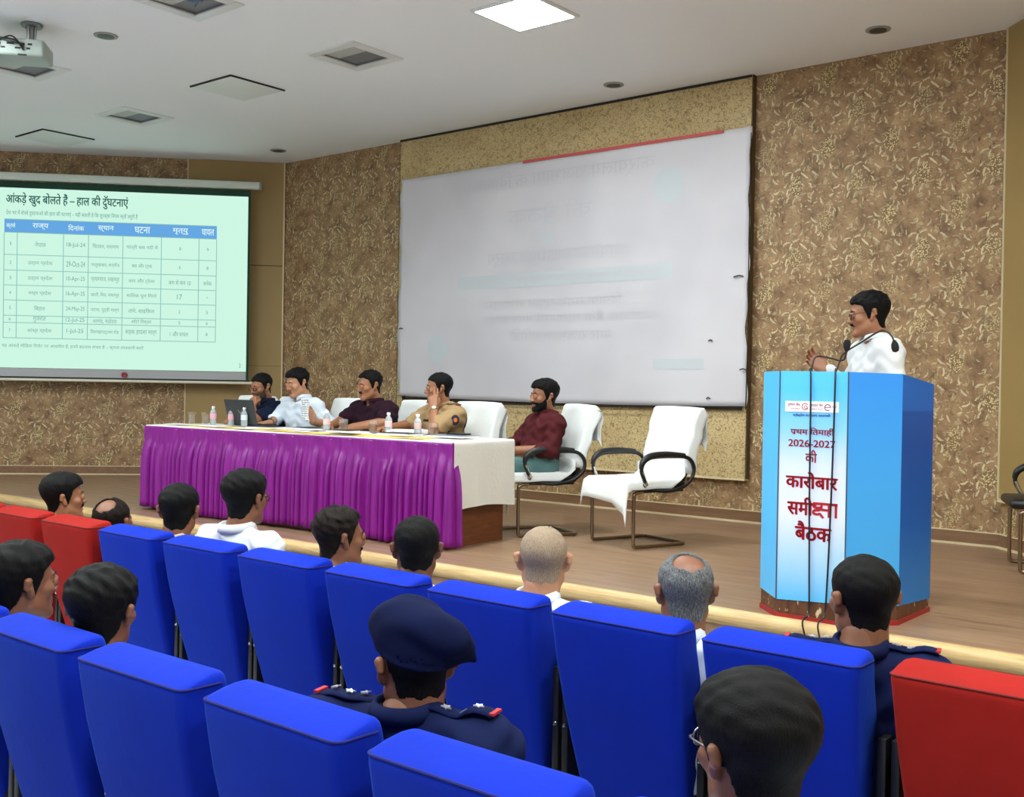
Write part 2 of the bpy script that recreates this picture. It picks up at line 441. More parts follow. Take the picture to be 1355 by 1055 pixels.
wall_seg('wall_back', CL, CR, V((0, -1, 0)), 0, CEIL, M_WALL)
wall_seg('wall_left', LE, CL, LN, 0, CEIL, M_WALL)
wall_seg('wall_right', CR, RE, RN, 0, CEIL, M_WALL)
LS = V((-13.35, LE.y, 0)); RS = V((1.6, RE.y, 0))
M_SIDE = mat('side_wall_paint', srgb(190, 176, 146), 0.8)
wall_seg('wall_side_left', LS, LE, V((0, -1, 0)), 0, CEIL, M_WALL)
wall_seg('wall_side_right', RE, RS, V((0, -1, 0)), 0, CEIL, M_WALL)
wall_seg('wall_hall_left', V((-13.35, -4.5, 0)), LS, V((1, 0, 0)), 0, CEIL, M_SIDE)
wall_seg('wall_hall_right', RS, V((1.6, -4.5, 0)), V((-1, 0, 0)), 0, CEIL, M_SIDE)
hall = [(-13.5, -4.5), (1.75, -4.5), (1.75, 8.3), (-13.5, 8.3)]
slab('floor', hall, -0.1, 0.0, M_FLOOR)
slab('stage_floor', [(-13.35, EY), (1.6, EY), (RE.x, RE.y), (CR.x, CR.y), (CL.x, CL.y), (LE.x, LE.y)] if RE.y > EY else
     [(-13.35, EY), (1.6, EY), (RE.x, EY), (CR.x, CR.y), (CL.x, CL.y), (LE.x, max(LE.y, EY))], 0.5, STAGE, M_STAGE)
r = MB().box((-5.9, EY + 0.03, 0.3), (14.9, 0.04, 0.56)).build('stage_riser', M_RISER, smooth=False); r['kind'] = 'structure'
# rounded pale nosing along the stage edge
ring = []
for x in np.linspace(-13.34, 1.59, 40):
    w = 0.002 * math.sin(x * 9)
    prof = [(0.055, -0.072), (0.0, -0.072), (-0.018, -0.06), (-0.026, -0.04), (-0.026, -0.022), (-0.018, -0.006), (0.0, 0.004), (0.03, 0.006), (0.055, 0.001)]
    ring.append([(x, EY + a + w, STAGE + b) for a, b in prof])
o = MB().loft(ring).build('trim_1', M_NOSE); o['kind'] = 'structure'

# raised scroll-papered panel behind the banner
PX0, PX1, PZ0 = -8.14, -4.10, 1.01
def raised(name, a, b, nrm, z0, z1, th, m, edge=None):
    return wall_seg(name, a + nrm * th, b + nrm * th, nrm, z0, z1, m, th - 0.002)
raised('wall_panel_back', V((PX0, WY, 0)), V((PX1, WY, 0)), V((0, -1, 0)), PZ0, CEIL - 0.004, 0.06, M_SCROLL)
o = MB().box(((PX0 + PX1) / 2, WY - 0.035, PZ0 - 0.008), (PX1 - PX0, 0.07, 0.016)).build('trim_2', M_TRIM, smooth=False); o['kind'] = 'structure'
for i, x in enumerate((PX0 - 0.006, PX1 + 0.008)):
    o = MB().box((x, WY - 0.030, (PZ0 + CEIL) / 2), (0.006, 0.058, CEIL - PZ0)).build('trim_%d' % (3 + i), mat('panel_edge', srgb(84, 66, 42), 0.7), smooth=False); o['kind'] = 'structure'
o = MB().box(((PX0 + PX1) / 2, WY - 0.064, CEIL - 0.012), (PX1 - PX0, 0.01, 0.02)).build('trim_15', M_DARKLINE, smooth=False); o['kind'] = 'structure'
# plain tan panels on the angled walls
raised('wall_panel_left', CL + LT * 1.10, CL + LT * 0.012, LN, STAGE + 0.1, CEIL - 0.002, 0.02, M_TAN)
raised('wall_panel_right', CR + RT * 0.02, CR + RT * 2.6, RN, 1.0, CEIL - 0.002, 0.03, M_TAN)
def strip(name, a, b, nrm, z0, z1, th, m):
    o = wall_seg(name, a + nrm * th, b + nrm * th, nrm, z0, z1, m, th - 0.001); return o
strip('trim_5', CL + LT * 1.112, CL + LT * 1.10, LN, STAGE + 0.1, CEIL, 0.026, M_TRIM)
strip('trim_6', CL + LT * 0.018, CL + LT * 0.002, LN, STAGE + 0.1, CEIL, 0.026, M_TRIM)
strip('trim_7', CL + LT * 1.09, CL + LT * 0.02, LN, 3.10, 3.108, 0.0215, M_DARKLINE)
strip('trim_8', CL + LT * 1.09, CL + LT * 0.02, LN, 1.93, 1.938, 0.0215, mat('panel_joint', srgb(120, 98, 60), 0.7))
strip('trim_9', CR + RT * 0.006, CR + RT * 0.022, RN, 0.985, CEIL, 0.036, M_TRIM)
strip('trim_10', CR + RT * 0.006, CR + RT * 2.6, RN, 0.975, 1.0, 0.036, M_TRIM)
# skirtings with a pale quarter-round at the foot
for nm, a, b, nrm, k in (('back', CL, CR, V((0, -1, 0)), 11), ('left', LE, CL, LN, 12), ('right', CR, RE, RN, 13)):
    strip('baseboard_' + nm, a, b, nrm, STAGE, STAGE + 0.095, 0.022, M_SKIRT)
    strip('trim_%d' % k, a, b, nrm, STAGE, STAGE + 0.014, 0.04, M_TRIM)
    strip('trim_%d' % (k + 10), a, b, nrm, STAGE + 0.095, STAGE + 0.101, 0.026, M_TRIM)

# ceiling with square cut-outs for the recessed fixtures
RECESS = [(-6.365, 5.765), (-9.545, 5.79), (-6.385, 4.262), (-8.83, 4.345)]      # unlit louvre fixtures
FS = 0.535
xs = sorted({-13.5, 1.75} | {round(c[0] + s * 0.20, 4) for c in RECESS for s in (-1, 1)})
ys = sorted({-4.5, 8.3} | {round(c[1] + s * 0.20, 4) for c in RECESS for s in (-1, 1)})
mb = MB()
for i in range(len(xs) - 1):
    for j in range(len(ys) - 1):
        cx, cy = (xs[i] + xs[i + 1]) / 2, (ys[j] + ys[j + 1]) / 2
        if any(abs(cx - c[0]) < 0.2 and abs(cy - c[1]) < 0.2 for c in RECESS): continue
        mb.add([(xs[i], ys[j], CEIL), (xs[i + 1], ys[j], CEIL), (xs[i + 1], ys[j + 1], CEIL), (xs[i], ys[j + 1], CEIL)], [(3, 2, 1, 0)])
mb.add([(-13.5, -4.5, CEIL + 0.3), (1.75, -4.5, CEIL + 0.3), (1.75, 8.3, CEIL + 0.3), (-13.5, 8.3, CEIL + 0.3)], [(0, 1, 2, 3)])
me = bpy.data.meshes.new('ceiling'); me.from_pydata(mb.v, [], mb.f); me.materials.append(M_CEIL)
o = link(bpy.data.objects.new('ceiling', me)); o['kind'] = 'structure'

# ------------------------------------------------------------------ ceiling fixtures
def louvre_fixture(c, label):
    t = empty('ceiling_light', (c[0], c[1], CEIL)); tag(t, label, 'ceiling light', 'unlit recessed ceiling fixtures')
    h = FS / 2; i_ = 0.185; mb = MB()
    for a, b, w, d in ((0, h - 0.04, FS, 0.08), (0, -h + 0.04, FS, 0.08), (h - 0.04, 0, 0.08, FS - 0.16), (-h + 0.04, 0, 0.08, FS - 0.16)):
        mb.box((a, b, -0.006), (w, d, 0.014), bevel=0.003)
    mb.build('frame', M_FRAMEWHITE, t)
    mb = MB()
    for a, b, w, d in ((0, i_, 2 * i_ + .01, 0.008), (0, -i_, 2 * i_ + .01, 0.008), (i_, 0, 0.008, 2 * i_), (-i_, 0, 0.008, 2 * i_)):
        mb.box((a, b, 0.010), (w, d, 0.024))
    mb.build('recess', M_GREYLOUV, t, smooth=False)
    MB().box((0, 0.09, 0.016), (0.36, 0.19, 0.01)).build('dark_panel', M_GREYLOUV, t, smooth=False)
    MB().box((0, -0.095, 0.012), (0.36, 0.18, 0.008), rot=Matrix.Rotation(0.03, 3, 'X')).build('pale_panel', M_LIGHTLOUV, t, smooth=False)
    return t
for c, lb in zip(RECESS, ('recessed square ceiling fixture, unlit and half dark grey, left of the lit ceiling panel',
                          'small unlit recessed ceiling fixture with green-tinted inside, between the two closed white hatches',
                          'unlit recessed ceiling fixture at the top edge of the photo with loose wiring',
                          'unlit recessed ceiling fixture directly in front of the hanging projector')):
    t = louvre_fixture(c, lb)
    if c == RECESS[2]:
        mb = MB()
        mb.tube([(0.02, 0.05, 0.03), (0.05, 0.0, -0.02), (0.10, -0.03, -0.03), (0.15, -0.05, 0.03)], 0.006, 6, smooth=4)
        mb.tube([(-0.02, 0.1, 0.03), (0.02, 0.04, -0.03), (0.09, 0.02, -0.025), (0.15, 0.0, 0.03)], 0.004, 6, smooth=4)
        mb.box((0.06, 0.02, 0.0), (0.1, 0.06, 0.03), bevel=0.006)
        mb.build('wiring', mat('blue_grey_wire', srgb(96, 110, 132), 0.5), t)

def lit_panel(c, label, group=None):
    t = empty('ceiling_light', (c[0], c[1], CEIL)); tag(t, label, 'ceiling light', group)
    h = FS / 2; mb = MB()
    for a, b, w, d in ((0, h - 0.012, FS, 0.024), (0, -h + 0.012, FS, 0.024), (h - 0.012, 0, 0.024, FS - 0.05), (-h + 0.012, 0, 0.024, FS - 0.05)):
        mb.box((a, b, -0.008), (w, d, 0.02))
    mb.build('frame', M_FRAMEWHITE, t, smooth=False)
    MB().box((0, 0, -0.006), (FS - 0.048, FS - 0.048, 0.008)).build('diffuser', M_LIT, t, smooth=False)
    return t
lit_panel((-4.68, 5.79), 'brightly lit square panel in the white ceiling above the stage')
for x in (-10.6, -7.6, -4.6, -1.6):  # panels out of view, added to light the hall and stage
    for y in (2.7, 0.6):
        if x == -10.6 and y > 2: continue
        lit_panel((x, y), 'unseen lit ceiling panel added over the audience seats', 'added lit panels over the audience')
lit_panel((0.0, 4.6), 'unseen lit ceiling panel added over the right end of the stage')  # unseen panel added to brighten the right side of the lectern
lit_panel((0.7, 1.4), 'unseen lit ceiling panel added over the right aisle')  # another unseen panel, added for more light from the right

def hatch(c, label):
    t = empty('ceiling_hatch', (c[0], c[1], CEIL)); tag(t, label, 'ceiling hatch')
    MB().box((0, 0, -0.008), (0.56, 0.55, 0.012), bevel=0.003).build('panel', mat('hatch_white', srgb(226, 230, 226), 0.6), t)
    mb = MB(); mb.box((0.287, 0.0, -0.007), (0.014, 0.57, 0.012)); mb.box((0.0, -0.283, -0.007), (0.58, 0.014, 0.012))
    mb.build('gap_edge', M_DARKLINE, t, smooth=False)
hatch((-7.885, 5.775), 'closed white square hatch in the ceiling right of the small dark fixture')
hatch((-11.09, 5.80), 'closed white square ceiling hatch nearest the projection screen')

def downlight(c, label):
    t = empty('downlight', (c[0], c[1], CEIL)); tag(t, label, 'downlight', 'round ceiling downlights')
    MB().lathe([(0.060, 0.002), (0.088, 0.002), (0.086, -0.006), (0.074, -0.010), (0.060, -0.008)], seg=28).build('rim', mat('downlight_rim', srgb(150, 150, 146), 0.5), t)
    MB().lathe([(0.0, -0.002), (0.062, -0.002), (0.060, -0.0105), (0.0, -0.014)], seg=24).build('lens', mat('unlit_lens', srgb(58, 58, 56), 0.4), t)
for c, lb in (((-7.514, 4.313), 'round ceiling downlight between the projector and the wired fixture'),
              ((-5.176, 7.615), 'round ceiling downlight above the white banner'),
              ((-2.887, 7.559), 'round ceiling downlight above the speaker at the lectern'),
              ((-9.61, 7.587), 'round ceiling downlight in the corner above the end of the projection screen')):
    downlight(c, lb)

# ------------------------------------------------------------------ projector
def projector():
    t = empty('projector', (-7.72, 3.85, CEIL)); tag(t, 'white ceiling projector hanging on a short metal mount', 'projector')
    MB().lathe([(0.0, 0.0), (0.075, 0.0), (0.078, -0.008), (0.07, -0.022), (0.0, -0.024)], seg=24).build('ceiling_plate', mat('mount_grey', srgb(120, 122, 120), 0.4, 0.6), t)
    mb = MB(); mb.tube([(0, 0, -0.02), (0, 0, -0.13)], 0.022, 12)
    for a in (0.4, 2.0, 3.6, 5.2): mb.tube([(0.04 * math.cos(a), 0.04 * math.sin(a), -0.02), (0.03 * math.cos(a), 0.03 * math.sin(a), -0.13)], 0.007, 6)
    mb.box((0, 0, -0.135), (0.09, 0.09, 0.014), bevel=0.003)
    mb.build('mount', mat('mount_silver', srgb(150, 150, 148), 0.35, 0.8), t)
    R = Matrix.Rotation(math.radians(47 + 3), 3, 'Z')       # lens looks at the screen
    b = MB()
    b.box(R @ V((-0.075, 0.02, -0.205)), (0.38, 0.30, 0.125), rot=R, bevel=0.022, seg=3)
    b.build('housing', mat('projector_white', srgb(158, 170, 164), 0.45), t)
    for k, (u, z, w, h) in enumerate(((-0.05, -0.185, 0.05, 0.014), (0.03, -0.185, 0.028, 0.014), (0.08, -0.185, 0.03, 0.014), (-0.1, -0.215, 0.03, 0.012), (0.0, -0.215, 0.04, 0.012), (0.07, -0.215, 0.025, 0.012), (0.03, -0.262, 0.06, 0.010), (-0.13, -0.19, 0.03, 0.02))):
        MB().box(R @ V((u - 0.06, -0.131, z)), (w, 0.006, h), rot=R).build('port', M_BLACK, t, smooth=False)
    MB().lathe([(0.0, -0.02), (0.034, -0.02), (0.034, 0.03), (0.026, 0.034), (0.0, 0.03)], R @ V((-0.16, 0.175, -0.21)), 20, rot=R @ Matrix.Rotation(-PI / 2, 3, 'X')).build('lens', M_BLACK, t)
    mb = MB(); q = R @ V((-0.02, -0.135, -0.19))
    for k, (dx, dy, dz) in enumerate(((-0.50, -0.35, 0.10), (-0.55, -0.42, 0.03), (-0.42, -0.30, -0.10))):
        mb.tube([q + V((0.0, 0.0, -0.02 * k)), q + V((-0.02, -0.08, 0.005 + 0.02 * k)), q + V((dx * 0.4, dy * 0.5, dz * 0.3 + 0.03)), q + V((dx, dy, dz))], 0.006, 7, smooth=6)
    mb.build('cable', M_BLACK, t)
projector()

# ------------------------------------------------------------------ projection screen
def screen():
    TX = -LT                                        # to the right along the wall
    P0 = CL + LN * 0.25
    t = empty('projection_screen', P0 + TX * -1.8 + V((0, 0, 1.72)))
    tag(t, 'pull-down projection screen lit with a pale green slide of a table', 'projection screen')
    O = V((0, 0, 0)) - t.location + P0
    at = lambda u, z, d=0.0: O + TX * u + LN * d + V((0, 0, z))
    R = Matrix((TX, LN, V((0, 0, 1)))).transposed()
    UL, UR = -3.30, -0.385
    c = at((UL - 0.13 + UR + 0.13) / 2, 3.985)
    MB().box(c, (UR - UL + 0.26, 0.085, 0.085), rot=R, bevel=0.02, seg=3).build('casing', mat('casing_white', srgb(206, 214, 206), 0.4), t)
    MB().box(at(UR + 0.122, 3.985), (0.03, 0.09, 0.09), rot=R, bevel=0.012).build('end_cap', mat('cap_grey', srgb(150, 156, 150), 0.45), t)
    mb = MB(); mb.box(at((UL - 0.1 + UR + 0.04) / 2, 2.82, -0.004), (UR - UL + 0.09, 0.004, 2.22), rot=R)
    mb.build('border_cloth', mat('screen_border', srgb(16, 60, 44), 0.8), t, smooth=False)
    s = MB().box(at((UL + UR) / 2, 2.858, 0.003), (UR - UL - 0.02, 0.004, 2.0), rot=R).build('slide', emit('projected_slide', (0.66, 1.0, 0.83, 1), SLIDE_LIGHT), t, smooth=False)
    MB().box(at((UL + UR) / 2, 1.806, 0.003), (UR - UL - 0.02, 0.004, 0.098), rot=R).build('unlit_strip', mat('screen_grey', srgb(170, 172, 176), 0.7), t, smooth=False)
    MB().tube([at(UL - 0.05, 1.728, 0.005), at(UR + 0.10, 1.728, 0.005)], 0.016, 12).build('bottom_bar', mat('bar_white', srgb(220, 216, 196), 0.4), t)
    MB().box(at((UL + UR) / 2, 1.752, 0.004), (UR - UL + 0.06, 0.012, 0.02), rot=R).build('bar_seam', M_BLACK, t, smooth=False)
    mb = MB(); mb.tube([at(-1.755, 1.79, 0.02), at(-1.745, 1.815, 0.03), at(-1.715, 1.815, 0.03), at(-1.705, 1.79, 0.02)], 0.01, 8, smooth=4)
    mb.box(at(-1.73, 1.785, 0.02), (0.06, 0.02, 0.025), rot=R, bevel=0.006)
    mb.build('pull_handle', mat('red_handle', srgb(150, 40, 50), 0.5), t)
    # slide contents
    cols = [-3.037, -2.899, -2.407, -2.139, -1.767, -1.348, -0.935, -0.74]
    rows = [3.509, 3.3625, 3.1155, 2.9425, 2.7765, 2.6095, 2.439, 2.3605, 2.1895]
    d = 0.0065
    O2 = at(0, 0, d); Z = V((0, 0, 1))
    hb = MB().box(at((cols[0] + cols[-1]) / 2, (rows[0] + rows[1]) / 2, d - 0.001), (cols[-1] - cols[0], 0.001, rows[0] - rows[1]), rot=R)
    hb.build('header_band', emit('slide_blue', srgb(104, 172, 232), 0.95), s, smooth=False)
    mb = MB()
    for u in cols: mb.box(at(u, (rows[1] + rows[-1]) / 2, d), (0.008, 0.001, rows[1] - rows[-1]), rot=R)
    for z in rows: mb.box(at((cols[0] + cols[-1]) / 2, z, d), (cols[-1] - cols[0], 0.001, 0.008), rot=R)
    mb.build('table_grid', emit('slide_line', srgb(140, 192, 184), 1.0), s, smooth=False)
    mb = MB()
    lettering(mb, 'आंकड़े खुद बोलते हैं – हाल की दु\u0945घटनाएं', (-3.024, -1.714, 3.655, 3.81), O2, TX, Z, 0.022)
    mb.build('slide_title', emit('slide_ink', srgb(36, 92, 84), 0.9), s, smooth=False)
    mb = MB()
    lettering(mb, 'देश भर में रोपवे दुघटनाओं की हाल की घटनाएं – यही बताती है कि सुरक्षा नियम क्यों जरूरी हैं', (-3.02, -1.61, 3.545, 3.615), O2, TX, Z, 0.006)
    lettering(mb, 'यह आंकड़े मीडिया रिपोट पर आधारित हैं, इनमें बदलाव संभव है – कृपया सावधानी बरतें', (-3.05, -1.53, 2.075, 2.13), O2, TX, Z, 0.0)
    lettering(mb, '2', (-0.475, -0.452, 1.905, 1.95), O2, TX, Z)
    cells = [['1', '2', '3', '4', '5', '6', '7'],
             ['नेपाल', 'उत्तर प्रदेश', 'उत्तर प्रदेश', 'मध्य प्रदेश', 'बिहार', 'गुजरात', 'आंध्र प्रदेश'],
             ['18-Jul-24', '29-Oct-24', '10-Apr-25', '16-Apr-25', '24-May-25', '12-Jul-25', '1-Jul-25'],
             ['चितवन, नारायण', 'फर्रुखाबाद, कन्नौज', 'प्रयागराज, लखनपुर', 'छतरी, शिव, जबलपुर', 'पटना, पूर्वी मार्ग', 'आणंद, वडोदरा', 'विशाखापट्टनम रोड'],
             ['यात्री बस नदी में', 'बस और ट्रक', 'कार और ट्रेलर', 'मालिक पुल गिरने', 'तांगे, साइकिल', 'ऑटो रिक्शा', 'सड़क हादसा मार्ग'],
             ['8', '6', 'कम से कम 10', '17', '2', '5', '1 और घायल'],
             ['9', '8', 'अनेक', '-', '5', '6', '8']]
    for ci in range(7):
        for ri in range(7):
            s_ = cells[ci][ri]; w = min((cols[ci + 1] - cols[ci]) * 0.82, 0.021 * len(s_) + 0.012); cu = (cols[ci] + cols[ci + 1]) / 2
            cz = (rows[ri + 1] + rows[ri + 2]) / 2
            lettering(mb, s_, (cu - w / 2, cu + w / 2, cz - 0.030, cz + 0.030) if len(s_) > 1 else (cu - (0.004 if s_ == '1' else 0.01), cu + (0.004 if s_ == '1' else 0.01), cz - (0.003 if s_ == '-' else 0.018), cz + (0.003 if s_ == '-' else 0.018)), O2, TX, Z)
    mb.build('slide_text', emit('slide_grey_ink', srgb(112, 160, 150), 1.0), s, smooth=False)
    mb = MB()
    for ci, s_ in enumerate(('क्रसं', 'राज्य', 'दिनांक', 'स्थान', 'घटना', 'मृत्यु', 'घायल')):
        cu = (cols[ci] + cols[ci + 1]) / 2; w = min((cols[ci + 1] - cols[ci]) * 0.7, 0.17); cz = (rows[0] + rows[1]) / 2
        lettering(mb, s_, (cu - w / 2, cu + w / 2, cz - 0.035, cz + 0.035), O2 + LN * 0.001, TX, Z, 0.01)
    mb.build('header_text', emit('slide_white', (0.8, 1, 0.92, 1), 1.0), s, smooth=False)
screen()

# ------------------------------------------------------------------ white banner (its faint print shows through reversed)
def banner():
    x0, x1, z0, z1 = -8.085, -4.085, 1.60, 3.875
    y = WY - 0.10
    t = empty('banner', ((x0 + x1) / 2, y, z0)); tag(t, 'large white cloth banner turned face to the wall, faint mirrored print showing', 'banner')
    L = lambda x, z, d=0.0: V((x - (x0 + x1) / 2, -d, z - z0))
    disp = lambda a, b: 0.006 * math.sin(7 * a + 5 * b) * (1 - abs(2 * b - 1)) + 0.012 * math.exp(-max(b, 0) * 9) * math.sin(16 * a + 6 * b) + 0.003 * math.sin(25 * a - 11 * b)
    def flush(mb, e):
        mb.v = [(x, -(disp((x + (x1 - x0) / 2) / (x1 - x0), z / (z1 - z0)) + e), z) for x, y, z in mb.v]; return mb
    def patch(mb, xa, xb, za, zb):
        mb.grid([[L(xa + (xb - xa) * i / 24, za + (zb - za) * j / 4) for i in range(25)] for j in range(5)])
    def disc(mb, cx, cz, r0, r1):
        mb.grid([[L(cx + r * math.cos(t_), cz + r * math.sin(t_)) for t_ in np.linspace(0, 2 * PI, 33)] for r in np.linspace(r0, r1, 4)])
    nx, nz = 90, 46; rows = []
    for j in range(nz + 1):
        r = []
        for i in range(nx + 1):
            a, b = i / nx, j / nz; x = x0 + a * (x1 - x0); z = z0 + b * (z1 - z0)
            z += (0.025 * (a * 2 - 1) ** 2 - 0.02) * (1 - b) * 1.0 + (0.02 - 0.02 * a) * (1 - b)
            d = disp(a, b)
            ex = 0.010 * math.sin(b * 40) + 0.008 * math.sin(b * 13 + 1)
            if i == 0 or i == nx: x += ex
            r.append(L(x, z, d))
        rows.append(r)
    g = G('banner_cloth'); co = g.coord(); n = g.noise(co, 1.1, 2)
    g.color(g.ramp(n, [(0.35, srgb(198, 196, 203)), (0.65, srgb(210, 208, 214))])); g.p(Roughness=0.85)
    MB().grid(rows).build('cloth', g.m, t, solid=0.004, autosm=False)
    fr = MB()
    fr.box(L((x0 + x1) / 2, z0 - 0.012, -0.03), (x1 - x0 - 0.1, 0.03, 0.03)); fr.box(L((x0 + x1) / 2, z1 - 0.02, -0.03), (x1 - x0 - 0.1, 0.03, 0.03))
    for x in (x0 + 0.06, x1 - 0.05): fr.box(L(x, (z0 + z1) / 2, -0.03), (0.03, 0.03, z1 - z0))
    fr.build('frame', M_DARKLINE, t, smooth=False)
    MB().tube([L(x1 + 0.002, z0 - 0.02, 0.0), L(x1 + 0.012, z0 + 0.6, 0.004), L(x1 + 0.004, z0 + 1.4, 0.0), L(x1 + 0.008, z1 - 0.05, 0.002)], 0.0045, 6, smooth=6).build('edge_cord', M_BLACK, t)
    MB().tube([L(x0 + 0.15, z0 - 0.028, 0.02), L(x0 + 1.4, z0 - 0.034, 0.022), L(x1 - 1.3, z0 - 0.022, 0.022), L(x1 - 0.02, z0 - 0.01, 0.015)], 0.006, 6, smooth=6).build('edge_cord', M_BLACK, t)
    MB().box(L(-5.386, z1 - 0.006, 0.008), (2.12, 0.006, 0.026)).build('red_stripe', mat('banner_red', srgb(196, 84, 84), 0.7), t, smooth=False)
    mb = MB(); O = L(0, 0, 0.016); X = V((1, 0, 0)); Z = V((0, 0, 1))
    for body, x_0, x_1, z_0, z_1 in (('कार्यालय राजभाषा क विकास कृ', -7.27, -4.98, 3.60, 3.80), ('की बैठक', -6.62, -5.64, 3.29, 3.47), ('अध्यक्ष राजभाषा कार्य', -6.88, -5.31, 2.88, 3.02),
                                      ('क्षेत्रीय कार्यालय वाराणसी उत्तर', -7.0, -4.86, 2.70, 2.80), ('दिनांक समय स्थान सभागार', -6.85, -5.30, 2.46, 2.59), ('संयोजक बैंक वाराणसी नगर कार्य', -6.91, -4.96, 2.31, 2.44), ('नगर राजभाषा समिति', -6.57, -5.40, 2.17, 2.29)):
        lettering(mb, body, (x_0, x_1, z_0, z_1), O, X, Z, 0.0, mirror=True)
    flush(mb, 0.0055).build('mirrored_print', mat('print_through', srgb(201, 199, 206), 0.85), t, smooth=False)
    for spec in ((-7.27, -4.79, 2.685, 2.815), (-4.97, -4.47, 1.905, 1.995), (-6.205, -6.075, 3.075, 3.125)):
        mb = MB(); patch(mb, *spec); flush(mb, 0.0030).build('print_patch', mat('print_blue', srgb(196, 203, 209), 0.85), t, smooth=False)
    for spec in ((-4.85, 3.485, 0.002, 0.15), (-7.52, 2.106, 0.002, 0.14), (-6.14, 3.21, 0.05, 0.085)):
        mb = MB(); disc(mb, *spec); flush(mb, 0.0030).build('print_patch', MATS['print_blue'], t, smooth=False)
    mb = MB(); 
    for x, z, a in ((x1 - 0.12, 2.66, 0.05), (x1 - 0.34, 2.14, 0.02), (x1 - 0.05, 1.9, 0.03), (x1 - 0.35, 1.66, 0.02), (x0 + 0.02, 2.32, 0.03)):
        MB().tube([L(x, z, 0.016), L(x + a, z + 0.01, 0.02), L(x + a * 1.8, z + 0.0, 0.016)], 0.005, 6, smooth=3).build('tie_string', M_BLACK, t)
banner()

# ------------------------------------------------------------------ conference table with purple skirt
FL, FR, BR, BL = V((-8.15, 5.13, 0)), V((-4.80, 5.25, 0)), V((-4.835, 5.87, 0)), V((-8.18, 5.75, 0))
TZ = STAGE + 0.705
def table():
    ctr = (FL + FR + BR + BL) / 4
    t = empty('conference_table', (ctr.x, ctr.y, STAGE)); tag(t, 'long conference table on the stage wrapped in a pleated purple satin skirt', 'table')
    q = lambda p, z: V((p.x - ctr.x, p.y - ctr.y, z - STAGE))
    ins = lambda p, k=0.02: p + (ctr - p).normalized() * k
    MB().prism([(q(ins(p, .03), 0).x, q(ins(p, .03), 0).y) for p in (FL, FR, BR, BL)], 0.0, 0.69).build('base', M_TABLEWOOD, t, smooth=False)
    X = (FR - FL).normalized(); Yd = (BR - FR).normalized()
    # skirt: left end, whole front, wraps a little round the right front corner
    path = [BL - X * 0.025, FL - X * 0.025 - Yd * 0.03, FR - Yd * 0.03 + X * 0.02, FR + Yd * 0.02 + X * 0.03]
    L = [(path[i + 1] - path[i]).length for i in range(3)]; tot = sum(L); N = 900; rows = []
    rnd = random.Random(3)
    knots = [0.0]
    while knots[-1] < tot: knots.append(knots[-1] + rnd.uniform(0.034, 0.078))
    amps = [rnd.uniform(0.5, 1.3) for _ in knots]; tops = [rnd.uniform(-0.035, 0.03) for _ in knots]; skew = [rnd.uniform(0.7, 1.7) for _ in knots]
    zs = [0.703, 0.69, 0.66, 0.62, 0.585, 0.565, 0.54, 0.50, 0.44, 0.36, 0.26, 0.16, 0.07, 0.022]
    for z in zs:
        r = []; k = max(0.0, min(1.0, (0.595 - z) / 0.10)); spread = (0.70 - z)
        for i in range(N + 1):
            s_ = tot * i / N; j = 0; a = s_
            while j < 2 and a > L[j]: a -= L[j]; j += 1
            d = (path[j + 1] - path[j]).normalized(); p = path[j] + d * a; n = V((d.y, -d.x, 0))
            m = int(np.searchsorted(knots, s_)) - 1; m = max(0, min(m, len(knots) - 2))
            f = (s_ - knots[m]) / (knots[m + 1] - knots[m])
            pl = (math.sin(PI * f ** skew[m]) ** 1.25 + 0.16 * math.sin(3 * PI * f)) * amps[m]
            k = max(0.0, min(1.0, (0.60 + tops[m] - z) / 0.20)); k = k * (2 - k)
            off = 0.006 + k * (0.050 * pl + 0.014 * spread) + (1 - k) * 0.003 * math.sin(s_ * 31 + z * 40)
            flare = 0.03 * spread * math.exp(-((s_ - L[0] - L[1]) / 0.12) ** 2)
            zz = z + (0.010 * math.sin(s_ * 3.1) if z < 0.1 else 0) + (0.006 * math.sin(s_ * 5.3) if 0.55 < z < 0.6 else 0)
            g = p + n * (off + flare); r.append(q(g, STAGE + max(zz, 0.012)))
        rows.append(r)
    MB().grid(rows).build('skirt', M_PURPLE, t, solid=0.003, autosm=False)
    return t
table()

def tablecloth():
    ctr = (FL + FR + BR + BL) / 4
    X = (FR - FL).normalized(); Yd = (BR - FR).normalized()
    mb = MB(); O = FL - X * 0.02 - Yd * 0.022; Wx = (FR - FL).length + 0.045; Dy = 0.62 + 0.05
    prof = []                                      # run along the table, then down the right end
    for s_ in np.linspace(0, Wx, 60): prof.append((s_, 0.0))
    for k in range(1, 5): a = k / 4 * PI / 2; prof.append((Wx + 0.012 * math.sin(a), -0.012 * (1 - math.cos(a))))
    for s_ in np.linspace(0.03, 0.455, 16): prof.append((Wx + 0.014, -s_))
    rows = []
    for u, dz in prof:
        r = []
        for v in np.linspace(0, Dy, 22):
            w = 0.006 * math.sin(v * 16 + dz * 5) * min(1, -dz * 3) + 0.004 * math.sin(v * 31) * min(1, -dz * 2)
            p = O + X * (u + w) + Yd * v
            z = TZ + 0.004 + dz + (0.02 * math.sin(v * 5) * (1 if dz < -0.44 else 0))
            r.append((p.x, p.y, z))
        rows.append(r)
    # front drop of a few centimetres
    o = mb.grid(rows)
    mb.grid([[tuple(O + X * u + V((0, 0, TZ + 0.004))) for u in np.linspace(0, Wx, 80)],
             [tuple(O - Yd * 0.012 + X * u + V((0, 0, TZ - 0.022 - 0.006 * math.sin(u * 7) - 0.004 * math.sin(u * 23)))) for u in np.linspace(0, Wx, 80)]])
    o = mb.build('tablecloth', M_TABLECLOTH, None, solid=0.003, autosm=True)
    tag(o, 'white patterned tablecloth on the purple-skirted table hanging down its right end', 'tablecloth')
